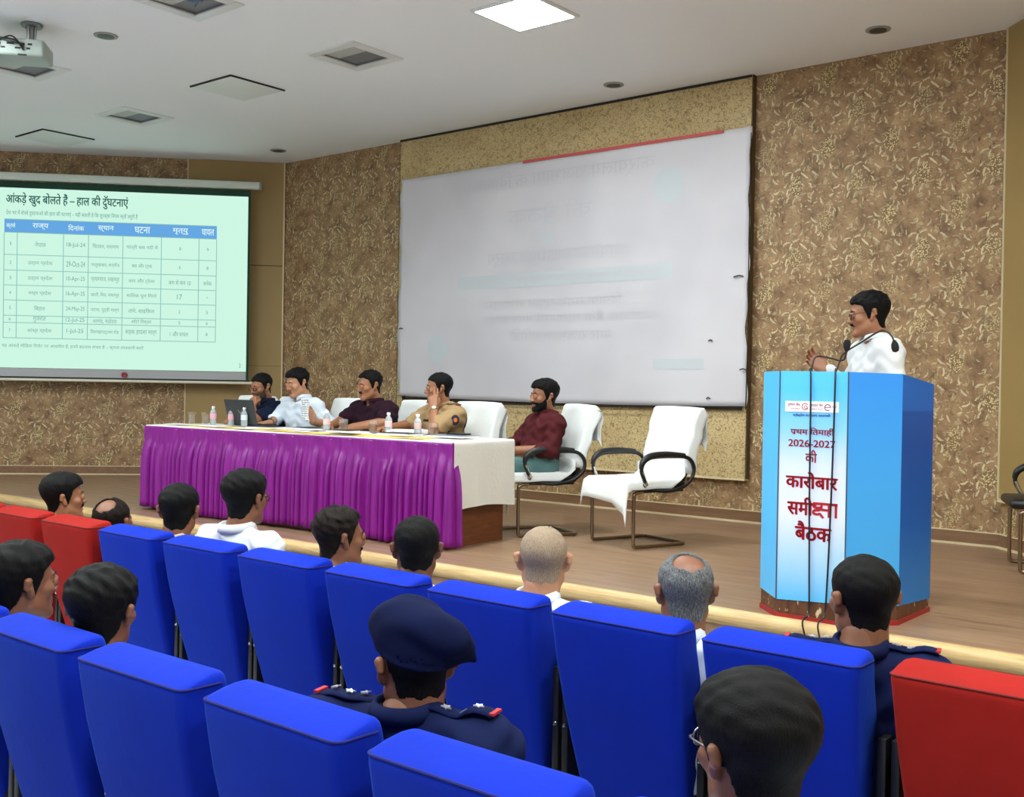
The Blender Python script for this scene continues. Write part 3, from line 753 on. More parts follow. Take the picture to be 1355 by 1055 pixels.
tablecloth()
TX_ = (FR - FL).normalized(); TY_ = (BR - FR).normalized()
TT = TZ + 0.0085
def tpt(u, v): p = FL + TX_ * u + TY_ * v; return V((p.x, p.y, TT))
def runner():
    mb = MB(); rows = []
    for v in np.linspace(-0.012, 0.20, 5):
        rows.append([tuple(tpt(u, v + 0.02 * math.sin(u * 2.2)) + V((0, 0, 0.0005 + 0.003 * (1 + math.sin(u * 9 + v * 30))))) for u in np.linspace(0.42, 3.06, 70)])
    o = mb.grid(rows).build('table_runner', M_YELLOW, None, solid=0.002, autosm=False)
    tag(o, 'yellow satin cloth runner along the front edge of the table top', 'table runner')
runner()
TT2 = TT + 0.008

def bottle(p, label, tint):
    t = empty('water_bottle', p); t.scale = (0.86, 0.86, 0.84); tag(t, label, 'bottle', 'water bottles on the table')
    MB().lathe([(0.0, 0.001), (0.028, 0.001), (0.031, 0.006), (0.031, 0.05), (0.029, 0.058), (0.031, 0.066), (0.031, 0.115), (0.027, 0.135), (0.014, 0.155), (0.0125, 0.168), (0.0, 0.168)], seg=20).build('body', mat('water_bottle_plastic', srgb(214, 224, 228), 0.12, Transmission_Weight=0.55, IOR=1.33), t)
    MB().lathe([(0.0316, 0.062), (0.0318, 0.064), (0.0318, 0.112), (0.0316, 0.114)], seg=20).build('sleeve', tint, t)
    MB().lathe([(0.0, 0.166), (0.0155, 0.166), (0.0155, 0.184), (0.013, 0.187), (0.0, 0.187)], seg=18).build('cap', mat('bottle_cap', srgb(240, 240, 244), 0.4), t)
pink = M_LABEL; pale = mat('pale_label', srgb(206, 214, 222), 0.5); redl = mat('striped_label', srgb(226, 190, 190), 0.5)
for (u, v), lb, m_ in (((0.38, 0.36), 'water bottle with pink label farthest left on the table', pink),
                       ((0.61, 0.37), 'water bottle in front of the laptop, left of the pair', pink),
                       ((0.79, 0.36), 'water bottle in front of the laptop, right of the pair', pale),
                       ((1.84, 0.30), 'water bottle beside the tea glass before the man reading papers', redl),
                       ((2.38, 0.42), 'water bottle before the man in the dark maroon shirt, near the white papers', redl),
                       ((2.78, 0.30), 'water bottle near the right end in front of the police officer', redl)):
    p = tpt(u, v); bottle((p.x, p.y, TT2 - 0.004), lb, m_)
def tumbler(p, label, tea):
    t = empty('drinking_glass', p); tag(t, label, 'glass', 'drinking glasses on the table')
    MB().lathe([(0.0, 0.001), (0.027, 0.001), (0.034, 0.095), (0.032, 0.095), (0.0255, 0.008), (0.0, 0.008)], seg=20).build('tumbler', M_GLASS2, t)
    if tea: MB().lathe([(0.0, 0.009), (0.0252, 0.009), (0.030, 0.065), (0.0, 0.065)], seg=18).build('tea', M_TEA, t)
    else: MB().lathe([(0.0335, 0.088), (0.0348, 0.088), (0.0352, 0.096), (0.0335, 0.096)], seg=20).build('gilt_rim', mat('gilt', srgb(190, 160, 90), 0.3, 0.8), t)
for (u, v), lb, tea in (((0.03, 0.40), 'empty glass tumbler at the far left end of the table', False), ((0.14, 0.46), 'empty glass tumbler second from the far left end of the table', False),
                        ((1.90, 0.42), 'glass of tea before the man with folded papers', True), ((1.965, 0.36), 'glass of tea right beside another tea glass', True),
                        ((2.24, 0.40), 'glass at the hands of the man in dark maroon', True), ((2.86, 0.38), 'glass of tea beside the rightmost water bottle', True)):
    p = tpt(u, v); tumbler((p.x, p.y, TT2 - 0.004), lb, tea)
def flat_item(name, u, v, size, rz, m, label, cat, z=0.0, pages=None, group=None):
    p = tpt(u, v); R = Matrix.Rotation(rz, 3, 'Z'); mb = MB()
    if pages:
        o = empty(name, (p.x, p.y, TT2 + z), rz)
        MB().box((0, 0, size[2] * 0.5), size, bevel=0.002).build('pages', M_PAPER, o)
        MB().box((0, 0, size[2] + 0.0012), (size[0] + 0.006, size[1] + 0.006, 0.0024), bevel=0.001).build('cover', m, o)
    else:
        o = mb.box((0, 0, size[2] / 2), size, bevel=min(0.002, size[2] * 0.3)).build(name, m); o.location = (p.x, p.y, TT2 + z); o.rotation_euler = (0, 0, rz)
    tag(o, label, cat, group); return o
flat_item('paper_sheet', 0.24, 0.12, (0.21, 0.15, 0.002), 0.1, M_PAPER, 'white paper at the left end of the yellow runner', 'paper')
flat_item('paper_sheet', 0.72, 0.10, (0.26, 0.16, 0.002), -0.1, M_PAPER, 'white paper on the table in front of the laptop', 'paper')
flat_item('notebook', 1.24, 0.20, (0.24, 0.18, 0.012), 0.15, M_DARKPAPER, 'dark open notebook before the man in the white shirt', 'notebook', pages=True)
flat_item('paper_sheet', 1.22, 0.035, (0.22, 0.12, 0.002), 0.05, M_PAPER, 'white paper at the table edge below the dark notebook', 'paper')
flat_item('notebook', 1.62, 0.34, (0.26, 0.18, 0.014), -0.2, M_DARKPAPER, 'dark folder under the folded paper of the white-shirted reader', 'folder', pages=True)
flat_item('notebook', 2.08, 0.24, (0.21, 0.15, 0.014), 0.1, M_BLACK, 'black notebook in front of the man in dark maroon', 'notebook', pages=True)
flat_item('paper_sheet', 1.84, 0.06, (0.22, 0.1, 0.002), 0.0, M_PAPER, 'white sheet at the table edge below the tea glasses', 'paper')
flat_item('paper_sheet', 2.30, 0.05, (0.22, 0.1, 0.002), 0.05, M_DARKPAPER, 'grey leaflet at the table edge before the man in dark maroon', 'paper')
flat_item('paper_stack', 2.56, 0.44, (0.26, 0.22, 0.03), 0.5, M_PAPER, 'stack of white papers under the hand of the police officer', 'papers')
flat_item('notebook', 2.68, 0.22, (0.28, 0.18, 0.016), 0.1, mat('blue_black_folder', srgb(34, 36, 66), 0.5), 'dark blue folder on the table in front of the police officer', 'folder', pages=True)
flat_item('notebook', 3.08, 0.34, (0.30, 0.21, 0.012), 0.1, mat('grey_blue_folder', srgb(112, 120, 134), 0.5), 'grey folder lying at the right end of the table', 'folder', pages=True)
flat_item('mobile_phone', 3.08, 0.40, (0.16, 0.08, 0.010), 0.12, M_BLACK, 'black mobile phone on top of the grey folder', 'phone', z=0.016)
flat_item('pen', 2.42, 0.30, (0.14, 0.008, 0.008), 0.6, mat('violet_pen', srgb(120, 90, 160), 0.4), 'violet pen lying before the papers of the police officer', 'pen')
def laptop():
    p = tpt(0.72, 0.44); t = empty('laptop', (p.x, p.y, TT2 - 0.002), math.radians(8)); tag(t, 'black laptop seen from behind its raised lid', 'laptop')
    MB().box((0, 0.08, 0.008), (0.33, 0.22, 0.016), bevel=0.004).build('keyboard_base', M_BLACK, t)
    MB().box((0, -0.035 - 0.03, 0.115), (0.33, 0.010, 0.215), rot=Matrix.Rotation(0.28, 3, 'X'), bevel=0.004).build('lid', mat('laptop_lid', srgb(44, 48, 52), 0.45), t)
    mb = MB(); R = Matrix.Rotation(0.28, 3, 'X')
    mb.tube([R @ V((-0.02, -0.006, 0.02)) + V((0, -0.065, 0.115)), R @ V((0.0, -0.006, -0.015)) + V((0, -0.065, 0.115)), R @ V((0.02, -0.006, 0.02)) + V((0, -0.065, 0.115))], 0.002, 5)
    mb.build('lid_logo', mat('logo_grey', srgb(150, 154, 158), 0.3), t)
laptop()

# ------------------------------------------------------------------ lectern
def lectern():
    base = [(-2.43, 4.945), (-2.27, 4.79), (-1.935, 4.793), (-1.764, 5.01), (-1.765, 5.45), (-2.43, 5.45)]
    ox, oy = -2.1, 5.12
    t = empty('lectern', (ox, oy, STAGE)); tag(t, 'blue vinyl-wrapped lectern with red Hindi lettering on the front panel', 'lectern')
    P = [(x - ox, y - oy) for x, y in base]
    zt = [1.173, 1.174, 1.171, 1.166, 1.125, 1.125]
    MB().prism([(x * 0.985, y * 0.985) for x, y in P], 0.0, 0.12).build('plinth', peel_mat(), t, smooth=False)
    mb = MB()
    mb.loft([[(x * 1.004, y * 1.004, z) for x, y in P] for z in (0.0, 0.022)]); mb.build('red_base_trim', mat('red_trim', srgb(150, 30, 34), 0.5), t, smooth=False)
    names = ('side_panel', 'front_panel', 'side_panel', 'side_panel', 'back_panel', 'side_panel')
    g = {}
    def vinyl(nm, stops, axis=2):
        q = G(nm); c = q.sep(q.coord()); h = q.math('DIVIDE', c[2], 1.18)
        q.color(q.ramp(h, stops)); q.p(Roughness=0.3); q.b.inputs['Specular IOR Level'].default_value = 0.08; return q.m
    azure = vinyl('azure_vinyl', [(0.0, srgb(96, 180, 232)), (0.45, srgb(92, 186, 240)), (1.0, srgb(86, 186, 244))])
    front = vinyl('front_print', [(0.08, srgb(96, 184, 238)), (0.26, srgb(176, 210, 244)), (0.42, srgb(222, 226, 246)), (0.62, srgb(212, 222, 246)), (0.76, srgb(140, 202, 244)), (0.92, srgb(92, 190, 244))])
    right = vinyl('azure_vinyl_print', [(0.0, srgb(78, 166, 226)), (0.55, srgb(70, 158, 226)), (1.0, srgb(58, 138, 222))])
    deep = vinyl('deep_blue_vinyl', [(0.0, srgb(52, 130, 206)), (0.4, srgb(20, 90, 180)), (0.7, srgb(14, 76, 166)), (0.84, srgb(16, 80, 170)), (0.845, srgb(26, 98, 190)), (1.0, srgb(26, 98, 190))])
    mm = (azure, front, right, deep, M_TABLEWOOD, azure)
    zb = [0.10, 0.085, 0.105, 0.09, 0.065, 0.08]
    for i in range(6):
        a, b = V((P[i][0], P[i][1], 0)), V((P[(i + 1) % 6][0], P[(i + 1) % 6][1], 0))
        if i == 4: za = 0.10
        n = V(((b - a).y, -(b - a).x, 0)).normalized(); th = 0.018
        z0a, z0b = zb[i], zb[(i + 1) % 6]
        vs = [a + V((0, 0, z0a)), b + V((0, 0, z0b)), b + V((0, 0, zt[(i + 1) % 6])), a + V((0, 0, zt[i]))]
        ws = [v - n * th for v in vs]
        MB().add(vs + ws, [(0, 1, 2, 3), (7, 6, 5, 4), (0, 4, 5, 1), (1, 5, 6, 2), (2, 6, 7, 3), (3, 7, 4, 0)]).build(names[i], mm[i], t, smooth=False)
    mb = MB(); n = 6
    mb.add([(x * 0.97, y * 0.97, z - 0.03) for (x, y), z in zip(P, zt)] + [(x * 0.97, y * 0.97, z - 0.012) for (x, y), z in zip(P, zt)], [tuple(reversed(range(6))), tuple(range(6, 12))] + [(i, (i + 1) % 6, 6 + (i + 1) % 6, 6 + i) for i in range(6)])
    mb.build('top', M_TABLEWOOD, t, smooth=False)
    # dark seams on the front edges
    mb = MB()
    for k in (1, 2): mb.tube([(P[k][0], P[k][1] - 0.001, zb[k]), (P[k][0], P[k][1] - 0.001, zt[k])], 0.0035, 6)
    mb.build('seam', mat('vinyl_seam', srgb(60, 70, 90), 0.6), t)
    # lettering: plane of the front panel
    A, B = V((P[1][0], P[1][1], 0)), V((P[2][0], P[2][1], 0)); X = (B - A).normalized(); N = V((X.y, -X.x, 0)); Z = V((0, 0, 1))
    O = A + N * 0.0025 - V((0, 0, STAGE)) - X * (A.x + ox)        # so that rect x = world x, y = world z
    red = mat('red_print', srgb(178, 20, 34), 0.4)
    mb = MB()
    lettering(mb, 'पथम \u0924\u093fमाही'.replace('\u0924\u093f', '\u093f\u0924'), (-2.212, -1.997, 1.520, 1.560), O, X, Z, 0.02, extra=[[(0.30, -0.02), (0.42, 0.14), (0.36, 0.19), (0.24, 0.03)]])
    lettering(mb, '2026-2027', (-2.222, -1.990, 1.468, 1.502), O, X, Z, 0.02)
    lettering(mb, 'की', (-2.136, -2.078, 1.395, 1.455), O, X, Z, 0.02)
    lettering(mb, 'कारोबार', (-2.232, -1.975, 1.272, 1.352), O, X, Z, 0.035)
    mb.build('lettering', red, t, smooth=False)
    mb = MB()
    lettering(mb, 'समी', (-2.222, -2.092, 1.145, 1.232), O, X, Z, 0.035)
    # the joined letter after it, drawn stroke by stroke
    def strokes(mb, x0, x1, y0, y1, lines, w):
        for ln in lines:
            pts = [V((x0 + a * (x1 - x0), y0 + b * (y1 - y0), 0)) for a, b in ln]
            if len(pts) > 2: pts = catmull(pts, 5)
            L_, R_ = [], []
            for i, p in enumerate(pts):
                d = (pts[min(i + 1, len(pts) - 1)] - pts[max(i - 1, 0)]).normalized(); nn = V((-d.y, d.x, 0)) * w / 2
                L_.append(O + X * (p + nn).x + Z * (p + nn).y); R_.append(O + X * (p - nn).x + Z * (p - nn).y)
            mb.grid([L_, R_])
    strokes(mb, -2.095, -1.975, 1.145, 1.210, [[(0, 0.95), (1.0, 0.95)], [(0.94, 1.0), (0.94, 0.0)], [(0.66, 1.0), (0.66, 0.0)], [(0.36, 0.52), (0.66, 0.52)], [(0.34, 0.95), (0.36, 0.74), (0.22, 0.64), (0.06, 0.70), (0.04, 0.82), (0.14, 0.86)], [(0.36, 0.72), (0.30, 0.52), (0.08, 0.44), (0.03, 0.26), (0.16, 0.17), (0.30, 0.22), (0.36, 0.10), (0.44, -0.06)]], 0.0115)
    lettering(mb, 'बैठक', (-2.182, -2.000, 1.030, 1.120), O, X, Z, 0.035)
    mb.build('lettering', red, t, smooth=False)
    # logo strip
    mb = MB(); xa, xb, z0, z1 = -2.240, -1.978, 1.632, 1.682
    mb.box(O + X * ((xa + xb) / 2) + Z * ((z0 + z1) / 2), (xb - xa, 0.001, z1 - z0), rot=Matrix((X, -N, Z)).transposed())
    st = mb.build('logo_strip', mat('strip_white', srgb(240, 238, 246), 0.4), t, smooth=False)
    O2 = O + N * 0.0012; mb = MB()
    lettering(mb, 'यूनियन बैंक', (-2.228, -2.165, 1.656, 1.674), O2, X, Z, 0.015)
    lettering(mb, 'ऑफ़ इंडिया', (-2.212, -2.165, 1.642, 1.651), O2, X, Z, 0.0)
    lettering(mb, 'आन्ध्रा बैंक', (-2.118, -2.052, 1.656, 1.672), O2, X, Z, 0.01)
    lettering(mb, 'कॉर्पोरेशन', (-2.012, -1.988, 1.652, 1.664), O2, X, Z, 0.005)
    lettering(mb, 'Andhra Bank', (-2.118, -2.052, 1.644, 1.650), O2, X, Z, 0.0)
    def ring(cx, cz, r, a0, a1, w=0.004):
        pts = [(cx + r * math.cos(a), cz + r * math.sin(a)) for a in np.linspace(a0, a1, 16)]
        mb.grid([[O2 + X * (cx + (r + s_) * math.cos(a)) + Z * (cz + (r + s_) * math.sin(a)) for a in np.linspace(a0, a1, 16)] for s_ in (-w / 2, w / 2)])
    ring(-2.141, 1.657, 0.015, 0.6, 6.0); ring(-2.138, 1.655, 0.007, 0, 6.28, 0.003)
    mb.build('logo_print', red, st, smooth=False)
    mb = MB(); ring(-2.031, 1.655, 0.014, 0.0, 5.4); mb.box(O2 + X * -2.031 + Z * 1.656, (0.026, 0.0006, 0.003), rot=Matrix((X, -N, Z)).transposed())
    mb.build('logo_print', mat('logo_maroon', srgb(140, 30, 70), 0.4), st, smooth=False)
    mb = MB(); lettering(mb, 'क्षेत्रीय कायालय वाराणसी', (-2.202, -2.018, 1.607, 1.625), O, X, Z, 0.02)
    mb.build('blue_lettering', mat('blue_print', srgb(30, 60, 170), 0.4), t, smooth=False)

def peel_mat():
    g = G('peeling_veneer'); c = g.coord()
    n = g.noise(g.scale(c, (14, 14, 2)), 2.2, 4, 0.6, 0.5)
    wood = g.ramp(n, [(0.3, srgb(70, 40, 24)), (0.7, srgb(110, 68, 42))])
    p_ = g.noise(g.scale(c, (9, 9, 5)), 2.4, 4, 0.7, 0.5)
    g.color(g.mix(g.smooth(p_, 0.60, 0.63), wood, srgb(206, 184, 150))); g.p(Roughness=0.5); return g.m
lectern()

def mic(name_lb, pts, head_dir, r=0.004):
    t = empty('microphone', pts[0]); tag(t, name_lb, 'microphone', 'gooseneck microphones on the lectern')
    o = V(pts[0]); L = [V(p) - o for p in pts]
    MB().tube(L, r, 8, smooth=6).build('gooseneck', M_BLACK, t)
    d = V(head_dir).normalized(); h = L[-1]
    rot = d.to_track_quat('Z', 'Y').to_matrix()
    MB().lathe([(0.0, -0.02), (0.007, -0.018), (0.016, 0.0), (0.018, 0.018), (0.014, 0.034), (0.0, 0.04)], h, 16, rot=rot).build('windscreen', mat('foam_black', srgb(20, 20, 20), 0.95, bump=0.5, bscale=400), t)
    MB().lathe([(0.0, 0.0), (0.022, 0.0), (0.022, 0.008), (0.008, 0.016), (0.0, 0.016)], (0, 0, -0.004), 16).build('mount', M_BLACK, t)
    return t
mic('black gooseneck microphone with a sharp bend on the left of the lectern top', [(-2.217, 5.02, 1.818), (-2.215, 5.03, 1.86), (-2.209, 5.04, 1.893), (-2.188, 5.05, 1.902), (-2.13, 5.05, 1.892), (-2.082, 5.05, 1.880), (-2.061, 5.05, 1.892), (-2.054, 5.05, 1.925), (-2.052, 5.05, 1.944)], (0.05, 0.1, 1), 0.0045)
mic('long gooseneck microphone arching over the right of the lectern', [(-2.093, 5.02, 1.815), (-2.090, 5.04, 1.85), (-2.084, 5.05, 1.880), (-2.062, 5.05, 1.918), (-1.983, 5.05, 1.967), (-1.905, 5.06, 2.016), (-1.868, 5.06, 2.020), (-1.838, 5.06, 1.995), (-1.824, 5.06, 1.958)], (0.15, 0.05, -1), 0.0045)
def front_cable(label, pts):
    o = MB().tube(pts, 0.0042, 7, smooth=6).build('microphone_cable', M_BLACK); tag(o, label, 'cable', 'cables down the lectern front')
front_cable('black cable hanging down the middle of the lectern front', [(-2.217, 5.0, 1.815), (-2.15, 4.85, 1.832), (-2.115, 4.786, 1.80), (-2.110, 4.781, 1.5), (-2.108, 4.781, 1.2), (-2.102, 4.780, 0.9), (-2.098, 4.772, 0.70), (-2.095, 4.70, 0.664), (-2.08, 4.712, 0.55), (-2.08, 4.712, 0.3)])
front_cable('black cable hanging down the right half of the lectern front', [(-2.093, 5.0, 1.813), (-2.02, 4.85, 1.832), (-1.996, 4.787, 1.80), (-1.998, 4.782, 1.5), (-2.004, 4.782, 1.2), (-2.012, 4.781, 0.9), (-2.02, 4.772, 0.70), (-2.02, 4.70, 0.664), (-2.01, 4.712, 0.55), (-2.01, 4.712, 0.3)])

# ------------------------------------------------------------------ auditorium seats
def rrect(hw, y0, y1, z, r=0.03, n=4):
    pts = []
    for cx, cy, a0 in ((hw - r, y1 - r, 0), (-hw + r, y1 - r, PI / 2), (-hw + r, y0 + r, PI), (hw - r, y0 + r, 1.5 * PI)):
        for k in range(n + 1):
            a = a0 + PI / 2 * k / n; pts.append((cx + r * math.cos(a), cy + r * math.sin(a), z))
    return pts

def make_seat(m, seam, label):
    t = empty('auditorium_seat', (0, 0, 0)); tag(t, label, 'auditorium seat', None)
    # back: local y=0 is the rear top edge, +y toward the stage
    rings = []
    prof = [(0.30, 0.165, 0.245, 0.180), (0.36, 0.145, 0.250, 0.184), (0.45, 0.118, 0.250, 0.200), (0.58, 0.082, 0.240, 0.210), (0.72, 0.046, 0.218, 0.219), (0.84, 0.020, 0.190, 0.226), (0.93, 0.006, 0.160, 0.230),
            (0.975, 0.001, 0.147, 0.234), (0.992, 0.000, 0.142, 0.235), (1.000, 0.003, 0.140, 0.235), (1.005, 0.014, 0.139, 0.234), (1.013, 0.040, 0.137, 0.232), (1.020, 0.070, 0.132, 0.227), (1.024, 0.090, 0.124, 0.217), (1.025, 0.100, 0.115, 0.208)]
    for z, y0, y1, hw in prof:
        rings.append(rrect(hw, y0, y1, z, min(0.026, (y1 - y0) / 2.05)))
    b = MB().loft(rings).build('backrest', m, t)
    mb = MB(); sr = rrect(0.2355, 0.0012, 0.140, 0.999, 0.026)
    mb.tube([V(p) for p in sr[9:]] + [V(sr[0])], 0.0032, 6); mb.build('seam', seam, b)
    # cushion, arms, frame
    MB().box((0, 0.44, 0.40), (0.44, 0.44, 0.11), bevel=0.035, seg=3).build('seat_cushion', m, t)
    for s_ in (-1, 1):
        mb = MB(); mb.box((s_ * 0.258, 0.38, 0.34), (0.022, 0.42, 0.56), bevel=0.006)
        mb.box((s_ * 0.257, 0.19, 0.46), (0.026, 0.13, 0.66), bevel=0.006)
        a = mb.build('side_frame', M_BLACK, t)
        MB().box((s_ * 0.258, 0.38, 0.635), (0.022, 0.34, 0.035), bevel=0.010).build('armrest', M_BLACK, t)
        MB().lathe([(0.0, 0), (0.008, 0), (0.006, 0.004), (0, 0.005)], (s_ * 0.257, 0.124, 0.60), 10, rot=Matrix.Rotation(PI / 2, 3, 'X')).build('bolt', M_CHROME, a)
    MB().box((0, 0.34, 0.015), (0.50, 0.36, 0.03), bevel=0.006).build('foot', M_BLACK, t)
    return t
AX0, AY = -4.8455, 2.766
BX0, BY, BP = -2.642, 1.455, 0.545
blue0 = make_seat(M_BLUE, M_BLUESEAM, 'x'); red0 = make_seat(M_RED, M_REDSEAM, 'x')
used = {'b': False, 'r': False}
def place_seat(kind, x, y, label, group):
    src = blue0 if kind == 'b' else red0
    o = src if not used[kind] else copy_tree(src)
    used[kind] = True
    o.location = (x, y, 0); o['label'] = label; o['group'] = group
    o.rotation_euler = (0, 0, random.uniform(-0.012, 0.012))
rowA = [(-3, 'r', 'red auditorium seat at the far left, mostly outside the photo'), (-2, 'r', 'red auditorium seat behind the man with a moustache'), (-1, 'r', 'red auditorium seat next to the leftmost blue seat of the front row'),
        (0, 'b', 'blue auditorium seat touching the red seats at the left of the front row'), (1, 'b', 'blue auditorium seat behind the white-shirted man with glasses in the front row'),
        (2, 'b', 'blue auditorium seat behind the man with thinning dark hair, before the purple table'), (3, 'b', 'blue auditorium seat behind the man with short black hair, left of the beret'),
        (4, 'b', 'blue auditorium seat behind the shaven-headed man'), (5, 'b', 'blue auditorium seat behind the grey-haired balding man'),
        (6, 'b', 'blue auditorium seat behind the man in navy uniform, next to the large red seat'), (7, 'r', 'large red auditorium seat at the right edge of the photo')]
for i, k, lb in rowA: place_seat(k, AX0 + 0.55 * i + 0.232, AY, lb, 'front row of auditorium seats')
rowB = [(-2, 'nearer-row blue auditorium seat at the left edge, mostly outside the photo'), (-1, 'nearer-row blue auditorium seat behind the dark-haired man at the left edge'), (0, 'nearer-row blue auditorium seat behind the man with wavy black hair'),
        (1, 'nearer-row blue auditorium seat directly behind the officer in the beret'), (2, 'nearest blue auditorium seat at the bottom centre, right of the beret officer')]
for i, lb in rowB: place_seat('b', BX0 + BP * i + 0.232, BY, lb, 'nearer row of auditorium seats')
place_seat('b', BX0 + BP * 3 + 0.232, BY, 'blue auditorium seat behind the foreground man with glasses, below the photo', 'nearer row of auditorium seats')

# ------------------------------------------------------------------ cantilever visitor chairs and their white towels
def make_chair(bare=False):
    t = empty('visitor_chair', (0, 0, 0)); tag(t, 'x', 'chair', 'cantilever chairs on the stage')
    w = 0.225
    MB().tube([(-w, 0.16, 0.385), (-w, 0.225, 0.372), (-w, 0.235, 0.33), (-w, 0.235, 0.06), (-w, 0.225, 0.02), (-w, 0.18, 0.0135), (-w, -0.18, 0.0135), (-w + 0.02, -0.22, 0.0135), (-w + 0.06, -0.235, 0.0135),
               (w - 0.06, -0.235, 0.0135), (w - 0.02, -0.22, 0.0135), (w, -0.18, 0.0135), (w, 0.18, 0.0135), (w, 0.225, 0.02), (w, 0.235, 0.06), (w, 0.235, 0.33), (w, 0.225, 0.372), (w, 0.16, 0.385)], 0.0125, 10, smooth=5).build('frame', M_BRONZE, t)
    mb = MB(); mb.box((-w, -0.02, 0.384), (0.028, 0.36, 0.016), bevel=0.004); mb.box((w, -0.02, 0.384), (0.028, 0.36, 0.016), bevel=0.004); mb.box((0, 0.0, 0.382), (0.46, 0.05, 0.014))
    mb.build('seat_rail', M_BLACK, t)
    rows = []
    seat = MB().box((0, 0.03, 0.420), (0.47, 0.53, 0.06), bevel=0.028, seg=3).build('seat', M_BLKLEATHER, t)
    rings = []
    for z, y, hw, th in ((0.43, -0.215, 0.20, 0.03), (0.50, -0.225, 0.215, 0.05), (0.60, -0.245, 0.228, 0.055), (0.72, -0.275, 0.232, 0.055), (0.84, -0.310, 0.228, 0.05), (0.91, -0.335, 0.215, 0.04), (0.932, -0.343, 0.195, 0.02)):
        rings.append(rrect(hw, y - th, y, z, min(0.024, th / 2.05)))
    MB().loft(rings).build('backrest', M_BLKLEATHER, t)
    for s_ in (-1, 1):
        x = s_ * 0.262
        a = MB().tube([(x - s_ * 0.03, 0.15, 0.415), (x, 0.17, 0.45), (x, 0.205, 0.53), (x, 0.175, 0.595), (x, 0.10, 0.618), (x, -0.06, 0.622), (x, -0.21, 0.610), (x, -0.27, 0.545), (x, -0.25, 0.465), (x, -0.16, 0.405), (x, -0.02, 0.385), (x - s_ * 0.03, 0.10, 0.400)], 0.0135, 10, smooth=5, closed=True).build('armrest', M_BLACK, t)
        MB().tube([(x, 0.210, 0.54), (x, 0.192, 0.590), (x, 0.12, 0.627), (x, -0.02, 0.635), (x, -0.18, 0.627)], [0.012, 0.021, 0.024, 0.024, 0.016], 12, smooth=6).build('arm_pad', M_BLKLEATHER, a)
        MB().tube([(x - s_ * 0.002, 0.158, 0.43), (x, 0.184, 0.48), (x, 0.202, 0.525)], 0.0150, 10, smooth=5).build('chrome_post', M_CHROME, a)
    return t
def towel_back(seed, hang=0.24, xoff=0.0):
    rnd = random.Random(seed); rows = []
    path = [(-0.208, 0.50), (-0.222, 0.55), (-0.236, 0.62), (-0.258, 0.70), (-0.278, 0.76), (-0.300, 0.84), (-0.322, 0.91), (-0.330, 0.945), (-0.345, 0.957), (-0.370, 0.955), (-0.388, 0.935), (-0.394, 0.89), (-0.392, 0.82), (-0.388, 0.76), (-0.384, 0.70), (-0.378, 0.94 - hang)]
    ph = rnd.uniform(0, 6)
    for i, (y, z) in enumerate(path):
        r = []
        for x in np.linspace(-0.305, 0.295, 34):
            e = max(0.0, abs(x) - 0.232)                      # sides fall off the edge of the back and hang
            x2 = math.copysign(min(abs(x), 0.232) + 0.30 * e, x) if x != 0 else 0
            k = i / (len(path) - 1)
            yy = y - e * (0.95 if k < 0.6 else 0.2) + 0.004 * math.sin(x * 23 + ph + z * 9); zz = z - e * (0.55 if k > 0.3 else 0.15) - 0.012 * (x * 3) ** 2 * (1 if 0.4 < k < 0.7 else 0)
            if k > 0.66: yy -= 0.012 * math.sin(x * 26 + ph) * (k - 0.66) * 3; zz += 0.05 * x * (k - 0.6)
            if e > 0: yy += 0.012 * math.sin(z * 30 + ph)
            r.append((x2 + xoff, yy, zz))
        rows.append(r)
    return MB().grid(rows)
def towel_seat(seed):
    rnd = random.Random(seed); ph = rnd.uniform(0, 6); rows = []
    path = [(-0.195, 0.56), (-0.20, 0.50), (-0.16, 0.467), (-0.08, 0.465), (0.06, 0.466), (0.18, 0.466), (0.27, 0.463), (0.306, 0.446), (0.318, 0.41), (0.320, 0.38), (0.322, 0.35), (0.324, 0.315)]
    for i, (y, z) in enumerate(path):
        r = []; k = i / (len(path) - 1)
        for x in np.linspace(-0.30, 0.30, 34):
            e = max(0.0, abs(x) - 0.238)
            x2 = math.copysign(min(abs(x), 0.238) + 0.25 * e, x) if x != 0 else 0
            zz = z - e * 1.0 * (1 if i > 2 else 0.2); yy = y + 0.008 * math.sin(x * 19 + ph) * max(0, k - 0.6) * 2.5
            if k > 0.7: zz -= (k - 0.7) * (0.20 * max(0, -x - 0.10) / 0.2 * 1.6 - 0.03 * math.sin(x * 9)); yy += 0.02 * (k - 0.7)
            r.append((x2, yy, zz + 0.003 * math.sin(x * 15 + y * 20 + ph)))
        rows.append(r)
    return MB().grid(rows)
M_TOWELS = M_WHITECLOTH
tb0 = towel_back(1).build('chair_towel', M_TOWELS, None, solid=0.005, autosm=False); ts0 = towel_seat(2).build('chair_towel', M_TOWELS, None, solid=0.005, autosm=False)
chair0 = make_chair()
TAGT = 'white towels draped over the stage chairs'
stage_chairs = [((-4.09, 6.42), 163, 'empty black cantilever chair on the stage under white towels, left of the lectern', 'on the empty stage chair beside the lectern'),
                ((-4.925, 6.315), 152, 'black cantilever chair holding the seated man in the maroon shirt and teal trousers', 'on the chair of the man in teal trousers'),
                ((-5.68, 6.14), 176, 'stage chair of the police officer in khaki, seen behind his shoulder', 'on the chair of the khaki police officer'),
                ((-6.26, 6.12), 178, 'stage chair of the man in the dark maroon shirt behind the table', 'on the chair of the man in dark maroon'),
                ((-7.10, 6.12), 180, 'stage chair of the man in the white shirt reading papers', 'on the chair of the white-shirted reader'),
                ((-7.84, 6.12), 180, 'stage chair of the man in the navy shirt behind the laptop', 'on the chair of the man in navy'),
                ((-8.44, 6.12), 184, 'unoccupied stage chair at the far left end of the purple table', 'on the unoccupied chair left of the laptop')]
